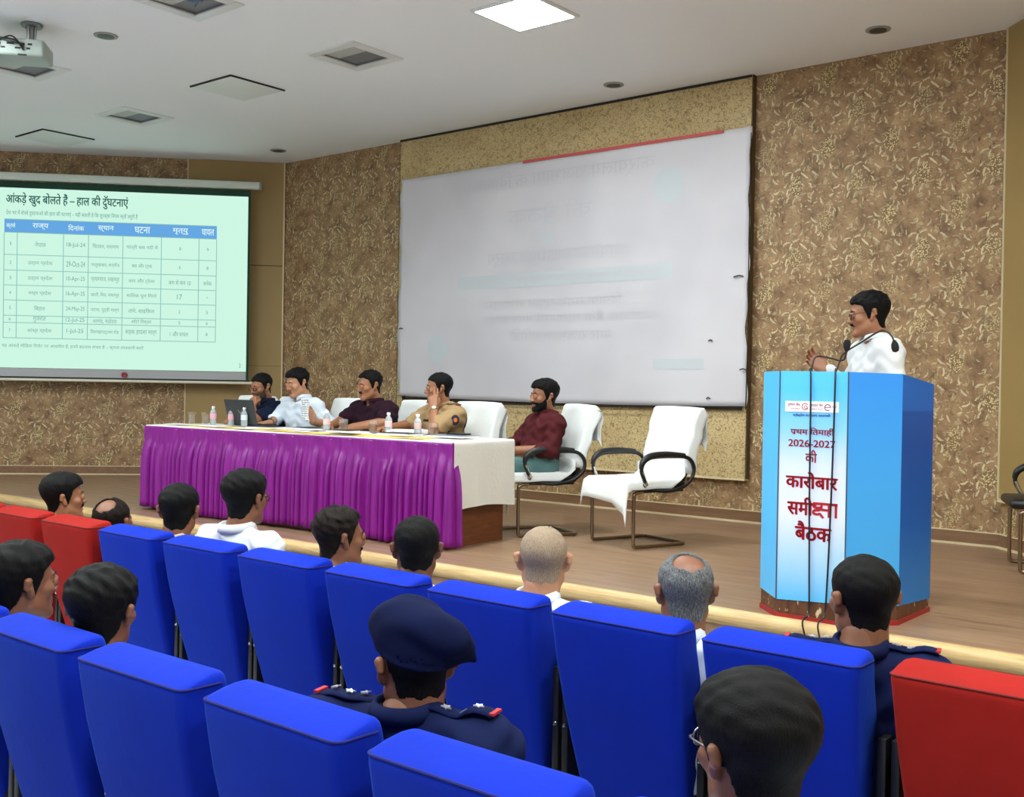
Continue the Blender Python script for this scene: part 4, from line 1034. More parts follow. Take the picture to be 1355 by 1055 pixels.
for i, ((x, y), a, lb, on) in enumerate(stage_chairs):
    c = chair0 if i == 0 else copy_tree(chair0)
    c.location = (x, y, STAGE); c.rotation_euler = (0, 0, math.radians(a)); c['label'] = lb
    for j, (src, what) in enumerate(((tb0, 'white towel draped over the backrest '), (ts0, 'white towel spread over the seat '))):
        if j == 0 and i > 0: o = towel_back(10 + i, 0.20 + 0.03 * (i % 3), 0.006 * (i % 2)).build('chair_towel', M_TOWELS, None, solid=0.005, autosm=False)
        else: o = src if i == 0 else src.copy()
        if i > 0 and j == 1: COL.objects.link(o)
        tag(o, what + on, 'towel', TAGT)
        o.location = (x, y, STAGE); o.rotation_euler = (0, 0, math.radians(a))
c = copy_tree(chair0); c.location = (-1.60, 7.28, STAGE); c.rotation_euler = (0, 0, math.radians(112)); c['label'] = 'bare black cantilever chair at the right edge of the stage by the wall'

# ------------------------------------------------------------------ people: smooth implicit bodies turned into one surface each
def surface_net(fn, lo, hi, h):
    lo = np.array(lo, float); hi = np.array(hi, float); n = np.ceil((hi - lo) / h).astype(int) + 1
    ax = [lo[i] + h * np.arange(n[i]) for i in range(3)]
    P = np.stack(np.meshgrid(*ax, indexing='ij'), -1).reshape(-1, 3).astype(np.float32)
    F = fn(P).reshape(n); S = F < 0
    c = [(i, j, k) for i in (0, 1) for j in (0, 1) for k in (0, 1)]
    sl = lambda A, o: A[o[0]:n[0] - 1 + o[0], o[1]:n[1] - 1 + o[1], o[2]:n[2] - 1 + o[2]]
    cnt = sum(sl(S, o).astype(int) for o in c); mask = (cnt > 0) & (cnt < 8)
    idx = -np.ones(mask.shape, int); ids = np.argwhere(mask); idx[mask] = np.arange(len(ids))
    acc = np.zeros((len(ids), 3)); num = np.zeros(len(ids))
    Fc = {o: sl(F, o)[mask] for o in c}
    for a in range(8):
        for b in range(a + 1, 8):
            if sum(abs(c[a][i] - c[b][i]) for i in range(3)) != 1: continue
            fa, fb = Fc[c[a]], Fc[c[b]]; cr = (fa < 0) != (fb < 0)
            t = np.where(cr, fa / np.where(cr, fa - fb, 1), 0)
            p = np.array(c[a]) + t[:, None] * (np.array(c[b]) - np.array(c[a]))
            acc += np.where(cr[:, None], p, 0); num += cr
    vs = lo + (ids + acc / num[:, None]) * h
    fs = []
    for axis in range(3):
        a1, a2 = (axis + 1) % 3, (axis + 2) % 3
        s0 = [slice(None)] * 3; s1 = [slice(None)] * 3; s0[axis] = slice(0, n[axis] - 1); s1[axis] = slice(1, n[axis])
        A, B = S[tuple(s0)], S[tuple(s1)]
        for inside, rev in ((A & ~B, False), (~A & B, True)):
            e = np.argwhere(inside); 
            e = e[(e[:, a1] > 0) & (e[:, a2] > 0) & (e[:, a1] < n[a1] - 1) & (e[:, a2] < n[a2] - 1)]
            if not len(e): continue
            q = []
            for d1, d2 in ((-1, -1), (0, -1), (0, 0), (-1, 0)):
                o = e.copy(); o[:, a1] += d1; o[:, a2] += d2; q.append(idx[o[:, 0], o[:, 1], o[:, 2]])
            q = np.stack(q, 1); fs.append(q[:, ::-1] if rev else q)
    return vs, np.concatenate(fs) if fs else np.zeros((0, 4), int)

def rc(a, b, r1, r2, k=0.02): return ('rc', np.array(a, np.float32), np.array(b, np.float32), r1, r2, k)
def el(c, r, k=0.02, R=None): return ('el', np.array(c, np.float32), np.array(r, np.float32), None if R is None else np.array(R, np.float32), 0, k)
def prim_d(p, P):
    if p[0] == 'rc':
        a, b = p[1], p[2]; ba = b - a; L = float(ba @ ba) + 1e-9
        t = np.clip(((P - a) @ ba) / L, 0, 1); return np.linalg.norm(P - a - t[:, None] * ba, axis=1) - (p[3] + t * (p[4] - p[3]))
    q = P - p[1]
    if p[3] is not None: q = q @ p[3]
    k0 = np.linalg.norm(q / p[2], axis=1); k1 = np.linalg.norm(q / p[2] ** 2, axis=1); return k0 * (k0 - 1) / np.maximum(k1, 1e-6)
def sdf(prims, subs=()):
    def f(P):
        d = None
        for p in prims:
            e = prim_d(p, P)
            if d is None: d = e
            else:
                k = p[5]; h = np.maximum(k - np.abs(d - e), 0) / k; d = np.minimum(d, e) - h * h * k * 0.25
        for p in subs:
            e = -prim_d(p, P); k = p[5]; h = np.maximum(k - np.abs(d - e), 0) / k; d = np.maximum(d, e) + h * h * k * 0.25
        return d
    return f
def bounds(prims, m=0.03):
    lo = np.full(3, 9.0); hi = -lo
    for p in prims:
        if p[0] == 'rc':
            for q, r in ((p[1], p[3]), (p[2], p[4])): lo = np.minimum(lo, q - r); hi = np.maximum(hi, q + r)
        else: r = p[2].max(); lo = np.minimum(lo, p[1] - r); hi = np.maximum(hi, p[1] + r)
    return lo - m, hi + m

# head in its own frame: origin between the ears, +y is the face, +z up
HEAD_CORE = [el((0, -0.012, 0.036), (0.073, 0.094, 0.079)), el((0, 0.024, -0.028), (0.058, 0.066, 0.082), 0.03),
             rc((0.046, 0.0, -0.058), (0.018, 0.068, -0.096), 0.019, 0.017, 0.03), rc((-0.046, 0.0, -0.058), (-0.018, 0.068, -0.096), 0.019, 0.017, 0.03),
             el((0, 0.074, -0.098), (0.022, 0.018, 0.017), 0.02),
             rc((0, -0.022, -0.05), (0, -0.036, -0.19), 0.053, 0.056, 0.03)]
HEAD_FACE = [el((0.041, 0.056, -0.020), (0.024, 0.022, 0.020), 0.02), el((-0.041, 0.056, -0.020), (0.024, 0.022, 0.020), 0.02),
             rc((-0.034, 0.076, 0.021), (0.034, 0.076, 0.021), 0.011, 0.011, 0.014),
             rc((0, 0.084, 0.012), (0, 0.104, -0.026), 0.008, 0.0115, 0.010), el((0.013, 0.094, -0.030), (0.009, 0.010, 0.008), 0.007), el((-0.013, 0.094, -0.030), (0.009, 0.010, 0.008), 0.007),
             rc((-0.015, 0.085, -0.055), (0.015, 0.085, -0.055), 0.0065, 0.0065, 0.008), rc((-0.013, 0.084, -0.067), (0.013, 0.084, -0.067), 0.0075, 0.0075, 0.008)]
HEAD_EAR = []
for s_ in (1, -1):
    HEAD_EAR += [rc((s_ * 0.072, -0.010, -0.024), (s_ * 0.082, -0.022, 0.018), 0.010, 0.0125, 0.008), rc((s_ * 0.084, -0.026, 0.020), (s_ * 0.083, -0.030, -0.002), 0.0085, 0.008, 0.006), rc((s_ * 0.072, -0.004, -0.030), (s_ * 0.076, -0.010, -0.020), 0.0075, 0.009, 0.006)]
HEAD_SUB = [el((0.032, 0.093, 0.003), (0.016, 0.014, 0.010), 0.012), el((-0.032, 0.093, 0.003), (0.016, 0.014, 0.010), 0.012), rc((-0.018, 0.096, -0.061), (0.018, 0.096, -0.061), 0.0035, 0.0035, 0.004),
            el((0.087, -0.012, 0.006), (0.006, 0.008, 0.012), 0.004), el((-0.087, -0.012, 0.006), (0.006, 0.008, 0.012), 0.004)]
F_HEAD = sdf(HEAD_CORE + HEAD_FACE + HEAD_EAR, HEAD_SUB)
F_SKULL = sdf(HEAD_CORE)
HV, HF = surface_net(F_HEAD, (-0.115, -0.13, -0.17), (0.115, 0.14, 0.135), 0.0042)
hc = HV[HF].mean(1)
HMI = np.zeros(len(HF), int)
HMI[(np.abs(hc[:, 0]) < 0.021) & (hc[:, 1] > 0.078) & (hc[:, 2] > -0.073) & (hc[:, 2] < -0.050)] = 3
def sphere_arr(c, r, n=10):
    vs = []; fs = []
    for i in range(n + 1):
        a = PI * i / n
        for k in range(2 * n): b = PI * k / n; vs.append((c[0] + r * math.sin(a) * math.cos(b), c[1] + r * math.cos(a), c[2] + r * math.sin(a) * math.sin(b)))
    for i in range(n):
        for k in range(2 * n): fs.append((i * 2 * n + k, i * 2 * n + (k + 1) % (2 * n), (i + 1) * 2 * n + (k + 1) % (2 * n), (i + 1) * 2 * n + k))
    return np.array(vs), np.array(fs)

def hair_arrays(style):
    """shell of hair over the skull; style sets thickness, hairline and bald areas"""
    th = style.get('t', 0.014); top = style.get('top', 0.008); rough = style.get('rough', 0.002)
    ys = np.array([-0.12, -0.06, -0.045, -0.03, -0.005, 0.010, 0.022, 0.035, 0.055, 0.075, 0.10, 0.13])
    zs = np.array([-0.085, -0.080, -0.060, -0.012, -0.022, -0.028, 0.010, 0.038, 0.056, 0.064, 0.072, 0.075]) + 0.0
    zs[8:] += style.get('line', 0.0); zs[:2] += style.get('nape', 0.0); zs[6:8] += style.get('line', 0.0) * 0.6
    bald = style.get('bald', None); quiff = style.get('quiff', 0.0)
    def f(P):
        d = F_SKULL(P)
        x, y, z = P[:, 0], P[:, 1], P[:, 2]
        s = 1 / (1 + np.exp(-(z - 0.04) / 0.02))
        n = rough * (np.sin(x * 150 + 3 * np.sin(y * 60) + z * 35) + np.sin(y * 130 + x * 70 + z * 90) + 0.7 * np.sin(z * 210 + x * 120))
        t = th * (0.55 + 0.45 * s) + top * s + n * (0.4 + s) + quiff * np.exp(-((y - 0.065) / 0.03) ** 2 - ((z - 0.10) / 0.04) ** 2) * (1 + 0.25 * np.sin(x * 60))
        t = np.where(z < -0.03, t * np.clip(1 - (-0.03 - z) / 0.07, 0.25, 1), t)
        reg = np.interp(y, ys, zs).astype(np.float32) - z + 0.004 * np.sin(x * 170) + np.where(y > 0.03, -np.minimum(0.02, np.abs(x) * style.get('temple', -0.10)), 0)
        h = d - t
        k = 0.006; e = reg; m = np.maximum(k - np.abs(h - e), 0) / k; h = np.maximum(h, e) + m * m * k * 0.25
        if bald is not None:
            bx, by, br, bl = bald
            e = br - np.sqrt((x - bx) ** 2 + ((y - by) / bl) ** 2) + 0.5 * n; e = np.where(z > 0.02, e, -1)
            h = np.maximum(h, e)
        return np.maximum(h, -(d + 0.006))
    return surface_net(f, (-0.115, -0.145, -0.105), (0.115, 0.145, 0.165), 0.0048)
STYLES = {'short': dict(t=0.009, top=0.009, rough=0.0008), 'thick': dict(t=0.012, top=0.014, rough=0.0007, quiff=0.006), 'side': dict(t=0.010, top=0.012, rough=0.0012, line=0.002, quiff=0.003), 'wavy': dict(t=0.013, top=0.013, rough=0.0013),
          'crop': dict(t=0.0055, top=0.007, rough=0.0006, nape=0.010), 'stubble': dict(t=0.0026, top=0.0006, rough=0.0003, line=0.03, nape=0.01), 'crownbald': dict(t=0.007, top=0.002, rough=0.0008, bald=(0.0, -0.052, 0.046, 1.0)),
          'topbald': dict(t=0.009, top=0.002, rough=0.0018, bald=(0.0, 0.022, 0.058, 1.6)), 'thin': dict(t=0.009, top=0.007, rough=0.0022, line=0.012), 'receding': dict(t=0.009, top=0.007, rough=0.001, line=0.012), 'under': dict(t=0.0035, top=0.0, rough=0.0004, nape=0.016)}
_HAIR = {}
def hair_for(style):
    if style not in _HAIR: _HAIR[style] = hair_arrays(STYLES[style])
    return _HAIR[style]
def beard_fn(P):
    x, y, z = P[:, 0], P[:, 1], P[:, 2]
    low = -0.040 + 0.9 * np.maximum(0.0, 0.045 - y); low = np.minimum(low, 0.0)
    d = np.maximum(F_SKULL(P) - 0.0035, z - low); d = np.maximum(d, -0.112 - z); d = np.maximum(d, 0.008 - y)
    return np.maximum(d, 0.013 - np.sqrt((x * 0.55) ** 2 + (z + 0.060) ** 2 + (y - 0.085) ** 2 * 0.1))
_bv, _bf = surface_net(beard_fn, (-0.09, -0.03, -0.13), (0.09, 0.12, 0.02), 0.0040)

def build_arrays(name, parts, mats, parent=None):
    """parts: list of (verts, quads, material index or array) joined into ONE mesh"""
    vs = []; fs = []; mi = []; o = 0
    for v, f, m in parts:
        vs.append(v); fs.append(f + o); mi.append(np.full(len(f), m) if np.isscalar(m) else m); o += len(v)
    v = np.concatenate(vs); f = np.concatenate(fs); mi = np.concatenate(mi)
    me = bpy.data.meshes.new(name)
    me.vertices.add(len(v)); me.vertices.foreach_set('co', v.astype(np.float32).ravel())
    me.loops.add(len(f) * 4); me.loops.foreach_set('vertex_index', f.astype(np.int32).ravel())
    me.polygons.add(len(f)); me.polygons.foreach_set('loop_start', (np.arange(len(f)) * 4).astype(np.int32))
    for m in mats: me.materials.append(m)
    me.polygons.foreach_set('material_index', mi.astype(np.int32)); me.polygons.foreach_set('use_smooth', np.ones(len(f), bool))
    me.update(calc_edges=True); me.validate()
    return link(bpy.data.objects.new(name, me), parent)

def hand_prims(wrist, d, palm, side, curl=(0.25, 0.35, 0.25), spread=1.0, point=None, thumb_in=0.0):
    d = V(d).normalized(); palm = V(palm); palm = (palm - d * palm.dot(d)).normalized(); t = palm.cross(d) * side
    w = V(wrist); P = []
    offs = (0.029, 0.010, -0.010, -0.028); lens = (0.070, 0.078, 0.073, 0.058); base = (0.084, 0.089, 0.086, 0.079)
    for i in range(4):
        k = w + d * base[i] + t * offs[i]
        P.append(rc(w + d * 0.004 + t * offs[i] * 0.45, k, 0.019, 0.0120, 0.014))
    c3 = curl
    for i in range(4):
        cc = c3 if point is None or i not in point else (0.05, 0.08, 0.05)
        a = 0.0; p = w + d * base[i] + t * offs[i]; r0 = 0.0092 if i < 3 else 0.008
        for j in range(3):
            a += cc[j] + 0.06 * i * (1 if cc is c3 else 0)
            dd = (d * math.cos(a) + palm * math.sin(a) + t * 0.10 * (1.3 - i) * spread * (0.6 if j else 1)).normalized()
            q = p + dd * lens[i] * (0.45, 0.31, 0.24)[j]; P.append(rc(p, q, r0, r0 - 0.0007, 0.005 if j else 0.008)); p = q; r0 -= 0.0007
    b = w + d * 0.022 + t * 0.022; m_ = b + d * 0.030 + t * (0.026 - 0.014 * thumb_in) + palm * (0.010 + 0.016 * thumb_in); e = m_ + d * 0.030 + t * (0.006 - 0.020 * thumb_in) + palm * 0.006
    P += [rc(b, m_, 0.0155, 0.0112, 0.014), rc(m_, e, 0.0108, 0.0088, 0.006)]
    return P

def seated(lean=0.0, slouch=0.0, tor=1.0, **kw):
    """joint positions for a seated figure, seat surface at z=0, facing +y"""
    J = {}; u = V((0, math.sin(lean), math.cos(lean)))
    J['pel'] = V((0, 0, 0.10 - slouch)); J['ch'] = J['pel'] + u * 0.29 * tor; J['nk'] = J['pel'] + u * 0.475 * tor
    J['hd'] = J['nk'] + V((0, 0.035 + 0.05 * math.sin(lean), 0.148))
    for n, s in (('R', 1), ('L', -1)):
        J['sh' + n] = J['pel'] + u * (0.475 * tor - 0.055) + V((s * 0.178, 0, 0)); J['el' + n] = J['sh' + n] + V((s * 0.045, 0.07, -0.26)); J['wr' + n] = J['el' + n] + V((-s * 0.08, 0.23, -0.02))
        J['hp' + n] = V((s * 0.09, 0.0, 0.09 - slouch)); J['kn' + n] = V((s * 0.12, 0.43, 0.075)); J['an' + n] = V((s * 0.12, 0.44, -0.36))
    for k, v in kw.items(): J[k] = V(v)
    return J
def standing(h=0.0, **kw):
    J = seated(0.08)
    for n, s in (('R', 1), ('L', -1)):
        J['kn' + n] = V((s * 0.10, 0.03, -0.33)); J['an' + n] = V((s * 0.105, 0.0, -0.72))
    for k, v in kw.items(): J[k] = V(v)
    return J

def fold_noise(P, a):
    return a * (np.sin(P[:, 0] * 38 + P[:, 2] * 55 + 2 * np.sin(P[:, 1] * 30)) + np.sin(P[:, 2] * 80 - P[:, 1] * 46 + 1.7 * np.sin(P[:, 0] * 35))) 

def body_prims(J, g=0.0, w=1.0, part='all', sleeve='long'):
    lat = (J['shR'] - J['shL']).normalized(); P = []
    if part in ('all', 'shirt'):
        for s in (1, -1):
            P.append(rc(J['pel'] + lat * s * 0.075 * w, J['ch'] + lat * s * 0.082 * w, 0.108 * w + g, 0.098 * w + g, 0.06))
            n = 'R' if s > 0 else 'L'
            P.append(rc(J['ch'] + lat * s * 0.07 + V((0, 0, 0.06)), J['sh' + n] + V((0, 0, -0.012)), 0.085 * w + g, 0.060 * w + g, 0.05))
            P.append(rc(J['nk'] + V((0, -0.012, -0.02)) + lat * s * 0.02, J['sh' + n] + V((0, 0, 0.008)), 0.048 + g, 0.050 + g, 0.05))
            e = J['el' + n]; wv = J['wr' + n]
            if part == 'shirt' and sleeve == 'short':
                P.append(rc(J['sh' + n], J['sh' + n].lerp(e, 0.72), 0.060 * w + g, 0.053 * w + g + 0.008, 0.03))
            else:
                P.append(rc(J['sh' + n], e, 0.058 * w + g, 0.045 * w + g, 0.03))
                if part == 'shirt': 
                    k = {'long': 0.90, 'rolled': 0.22}[sleeve]; P.append(rc(e, e.lerp(wv, k), 0.045 * w + g, (0.036 if k > 0.5 else 0.046) * w + g, 0.02))
        P.append(rc(J['pel'] + V((0, 0.045 * w, 0.07)), J['ch'] + V((0, 0.02, -0.05)), 0.100 * w + g, 0.09 * w + g, 0.06))
    if part == 'all':
        for n in 'RL': P.append(rc(J['el' + n], J['wr' + n], 0.044 * w, 0.029, 0.02))
        P.append(rc(J['nk'] + V((0, -0.015, -0.05)), J['hd'] + V((0, -0.03, -0.09)), 0.060, 0.052, 0.03))
    if part in ('all', 'legs'):
        for n in 'RL':
            P.append(rc(J['hp' + n], J['kn' + n], 0.086 * w + g, 0.060 * w + g, 0.05)); P.append(rc(J['kn' + n], J['an' + n], 0.058 * w + g, 0.042 + g, 0.02))
        P.append(rc(J['hpR'], J['hpL'], 0.10 * w + g, 0.10 * w + g, 0.06))
        if part == 'legs':
            for s in (1, -1): P.append(rc(J['pel'] + lat * s * 0.07 * w, J['pel'] + lat * s * 0.075 * w + V((0, 0, 0.04)), 0.109 * w + g, 0.105 * w + g, 0.05))
    return P

M_LIPS = {}
def collar_mesh(J, open_front=0.35, h=0.032, r=0.063):
    nk = J['nk'] + V((0, -0.010, 0.018)); u = (J['hd'] + V((0, -0.03, -0.06)) - J['nk']).normalized(); u = (u + V((0, -0.15, 0))).normalized()
    f = (V((0, 1, 0)) - u * u.y).normalized(); x = f.cross(u); rows = []
    for a in np.linspace(open_front, 2 * PI - open_front, 44):
        e = min(a - open_front, 2 * PI - open_front - a); pt = math.exp(-(e / 0.35) ** 2)
        dr = (f * math.cos(a) * 1.05 + x * math.sin(a)); r0 = r
        low = nk + dr * (r0 + 0.004) - u * 0.012
        rows.append([low, nk + dr * (r0 - 0.002) + u * h * 0.6, nk + dr * (r0 - 0.001) + u * h, nk + dr * (r0 + 0.006) + u * (h + 0.001), nk + dr * (r0 + 0.014) + u * h * 0.55, nk + dr * (r0 + 0.016 + 0.012 * pt) - u * (0.0 + 0.022 * pt)])
    return MB().grid(rows)

def on_surface(fn, p, d, r=0.2):
    """first point on the surface walking from p along d"""
    p = np.array(p, np.float32); d = np.array(V(d).normalized(), np.float32)
    for i in range(400):
        q = p + d * (r * i / 400)
        if fn(q[None])[0] < 0: return V(q)
    return V(p + d * r)

def person(loc, face, J, skin_m, shirt_m, trouser_m, label, hair='short', hair_m=None, look=0.0, nod=0.0, tilt=0.0, sleeve='long', hands=None, group=None, scale=1.0, w=1.0,
           beard=None, moustache=None, glasses=None, detail=True, collar=True, shoes=False, wide=1.0, cuff=None, brows=True):
    """loc: seat point in the world, face: heading of the body (degrees from +y, anticlockwise); look: heading of the head"""
    body_f = sdf(body_prims(J, 0, w, 'all')); lo, hi = bounds(body_prims(J, 0, w, 'all'))
    parts = []
    bv, bf = surface_net(body_f, lo, hi, 0.012); parts.append((bv, bf, 0))
    hp = hands or {}
    for n, s in (('R', 1), ('L', -1)):
        d = (J['wr' + n] - J['el' + n]).normalized(); k = dict(d=d, palm=V((0, 0, -1)), curl=(0.35, 0.45, 0.3)); k.update(hp.get(n, {}))
        pr = [rc(J['wr' + n] - d * 0.05, J['wr' + n], 0.030, 0.026, 0.01)] + hand_prims(J['wr' + n], k['d'], k['palm'], -s, k['curl'], point=k.get('point'), thumb_in=k.get('thumb', 0.0))
        a, b = bounds(pr, 0.012); hv, hf = surface_net(sdf(pr), a, b, 0.0036 if detail else 0.0055); parts.append((hv, hf, 0))
    R = Matrix.Rotation(math.radians(look - face), 3, 'Z') @ Matrix.Rotation(-math.radians(nod), 3, 'X') @ Matrix.Rotation(math.radians(tilt), 3, 'Y')
    Rn = np.array(R); H = np.array(J['hd'])
    S_ = np.array((wide, 1.0, 1.0))
    tr = lambda v: (v * S_) @ Rn.T + H
    parts.append((tr(HV), HF, HMI))
    for s in (1, -1):
        ev, ef = sphere_arr((s * 0.031, 0.0775, 0.003), 0.0118, 8); parts.append((tr(ev), ef, 1))
        iv, if_ = sphere_arr((s * 0.031, 0.0838, 0.0020), 0.0072, 6); parts.append((tr(iv), if_, 2))
        lv, lf = surface_net(sdf([rc((s * 0.018, 0.0835, 0.0065), (s * 0.031, 0.0890, 0.0100), 0.0036, 0.0046), rc((s * 0.031, 0.0890, 0.0100), (s * 0.045, 0.0805, 0.0065), 0.0046, 0.0036), rc((s * 0.019, 0.0825, -0.006), (s * 0.031, 0.0870, -0.0085), 0.003, 0.0036), rc((s * 0.031, 0.0870, -0.0085), (s * 0.044, 0.0800, -0.006), 0.0036, 0.003)]), (min(s * 0.01, s * 0.055), 0.07, -0.016), (max(s * 0.01, s * 0.055), 0.1, 0.022), 0.0026)
        parts.append((tr(lv), lf, 0))
    c = skin_m.node_tree.nodes['Principled BSDF']
    lip = MATS.get(skin_m.name + '_lip')
    if lip is None: lip = mat(skin_m.name + '_lip', srgb(128, 72, 62), 0.45)
    o = build_arrays('person', parts, [skin_m, M_EYEW, M_IRIS, lip])
    o.location = loc; o.rotation_euler = (0, 0, math.radians(face)); o.scale = (scale,) * 3
    tag(o, label, 'person', group)
    # clothing
    sp = body_prims(J, 0.012, w, 'shirt', sleeve); fn0 = sdf(sp)
    cut = sdf([rc(J['nk'] + V((0, 0.0, 0.03)), J['hd'], 0.052, 0.05)])
    nkz = J['nk'].z + 0.035
    fn = lambda P: np.maximum(fn0(P) + fold_noise(P, 0.0034), -cut(P))
    a, b = bounds(sp); a[2] = max(a[2], J['pel'].z - 0.06)
    sv, sf = surface_net(fn, a, b, 0.0095 if detail else 0.011)
    shirt = build_arrays('shirt', [(sv, sf, 0)], [shirt_m], o)
    lg = body_prims(J, 0.010, w, 'legs'); fl = sdf(lg); a, b = bounds(lg)
    tv, tf = surface_net(lambda P: fl(P) + fold_noise(P, 0.0018), a, b, 0.014 if detail else 0.018)
    build_arrays('trousers', [(tv, tf, 0)], [trouser_m], o)
    if collar: collar_mesh(J).build('collar', shirt_m, shirt, solid=0.002, autosm=False)
    if shoes:
        for n in 'RL':
            an = J['an' + n]; pr = [rc(an + V((0, -0.03, -0.03)), an + V((0, 0.04, -0.035)), 0.040, 0.036), rc(an + V((0, 0.04, -0.035)), an + V((0, 0.15, -0.045)), 0.038, 0.028, 0.03)]
            a, b = bounds(pr); xv, xf = surface_net(lambda P: np.maximum(sdf(pr)(P), -(P[:, 2] - (an.z - 0.065))), a, b, 0.009); build_arrays('shoe', [(xv, xf, 0)], [M_BLACK], o)
    hm = hair_m or M_HAIR
    if hair: hv, hf = hair_for(hair); build_arrays('hair', [(tr(hv), hf, 0)], [hm], o)
    if brows:
        pr = []
        for s in (1, -1): pr += [rc((s * 0.015, 0.0885, 0.024), (s * 0.034, 0.0875, 0.0285), 0.0036, 0.0036, 0.004), rc((s * 0.034, 0.0875, 0.0285), (s * 0.049, 0.073, 0.022), 0.0036, 0.002, 0.004)]
        xv, xf = surface_net(sdf(pr), (-0.06, 0.06, 0.012), (0.06, 0.1, 0.04), 0.0026); build_arrays('eyebrows', [(tr(xv), xf, 0)], [M_HAIR], o)
    if moustache:
        pr = [rc((0, 0.094, -0.0435), (0.017, 0.090, -0.047), 0.0058, 0.0052, 0.005), rc((0, 0.094, -0.0435), (-0.017, 0.090, -0.047), 0.0058, 0.0052, 0.005), rc((0.017, 0.090, -0.047), (0.026, 0.080, -0.056), 0.005, 0.0026, 0.005), rc((-0.017, 0.090, -0.047), (-0.026, 0.080, -0.056), 0.005, 0.0026, 0.005)]
        xv, xf = surface_net(sdf(pr), (-0.04, 0.06, -0.07), (0.04, 0.11, -0.03), 0.0026); build_arrays('moustache', [(tr(xv), xf, 0)], [moustache], o)
    if beard: build_arrays('beard', [(tr(_bv), _bf, 0)], [beard], o)
    if glasses:
        mb = MB(); T = lambda p: V(tr(np.array([p]))[0])
        for s in (1, -1):
            rim = [T((s * 0.033 + 0.021 * math.copysign(abs(math.cos(a)) ** 0.7, math.cos(a)), 0.099 - 0.004 * abs(math.cos(a)), 0.000 + 0.0155 * math.copysign(abs(math.sin(a)) ** 0.7, math.sin(a)))) for a in np.linspace(0, 2 * PI, 24, endpoint=False)]
            mb.tube(rim, 0.0027 if glasses is M_SPEC else 0.0017, 6, closed=True)
            mb.tube([T((s * 0.054, 0.095, 0.004)), T((s * 0.074, 0.07, 0.010)), T((s * 0.0785, 0.01, 0.012)), T((s * 0.079, -0.018, 0.010)), T((s * 0.078, -0.035, -0.006))], 0.0018, 6, smooth=3)
        mb.tube([T((-0.012, 0.099, 0.004)), T((0, 0.104, 0.006)), T((0.012, 0.099, 0.004))], 0.0016, 6, smooth=3)
        mb.build('glasses', glasses, o)
    return o, shirt, fn, tr

M_HAIR = hairm('black_hair', 5, 5, 6, (26, 24, 24))
M_HAIRBR = hairm('dark_brown_hair', 14, 10, 8, (46, 34, 28))
M_HAIRGREY = hairm('grey_hair', 70, 72, 74, (150, 152, 152))
M_HAIRWHITE = hairm('white_stubble', 138, 118, 98, (176, 158, 136))
SK1 = skin('skin_tan', 150, 100, 70); SK2 = skin('skin_brown', 124, 78, 54); SK3 = skin('skin_light', 176, 126, 96); SK4 = skin('skin_deep', 96, 58, 40)
C_WHITE = cloth('white_shirt', 208, 211, 214); C_CREAM = cloth('cream_shirt', 206, 188, 158); C_NAVY = cloth('navy_uniform', 15, 24, 62); C_NAVYSHIRT = cloth('navy_shirt', 20, 28, 48)
C_DARKMAROON = cloth('dark_maroon_shirt', 40, 20, 32); C_MAROON = cloth('maroon_shirt', 74, 28, 32); C_KHAKI = cloth('khaki_uniform', 158, 132, 96); C_TEAL = cloth('teal_trousers', 88, 122, 122)
C_DARK = cloth('dark_trousers', 30, 32, 38); C_KHAKITR = cloth('khaki_trousers', 150, 124, 88); C_GREYW = cloth('off_white_shirt', 204, 202, 194); C_BLUEWHITE = cloth('pale_striped_shirt', 206, 216, 228)
M_SPEC = mat('dark_spectacles', srgb(24, 22, 24), 0.3); M_WIRE = mat('wire_spectacles', srgb(120, 118, 120), 0.3, 0.7)
M_WATCH = mat('watch_dark', srgb(22, 22, 24), 0.35); M_WATCHB = mat('watch_steel', srgb(196, 188, 176), 0.25, 0.9)

def place(headx, heady, ztop, J, face, scale=1.0):
    """seat point that puts the top of the head at (headx, heady, ztop)"""
    a = math.radians(face); hd = J['hd'] * scale
    return (headx - (hd.x * math.cos(a) - hd.y * math.sin(a)), heady - (hd.x * math.sin(a) + hd.y * math.cos(a)), ztop - hd.z - 0.128 * scale)

def watch(o, J, n, m):
    d = (J['wr' + n] - J['el' + n]).normalized(); c = J['wr' + n] - d * 0.025; x = d.orthogonal().normalized(); y = d.cross(x); mb = MB()
    mb.tube([c + (x * math.cos(a) + y * math.sin(a)) * 0.0305 for a in np.linspace(0, 2 * PI, 20, endpoint=False)], 0.005, 6, closed=True)
    up = (V((0, 0, 1)) - d * d.z).normalized(); mb.lathe([(0, 0), (0.016, 0), (0.016, 0.008), (0, 0.008)], c + up * 0.029, 16, rot=up.to_track_quat('Z', 'Y').to_matrix())
    mb.build('wrist_watch', m, o)

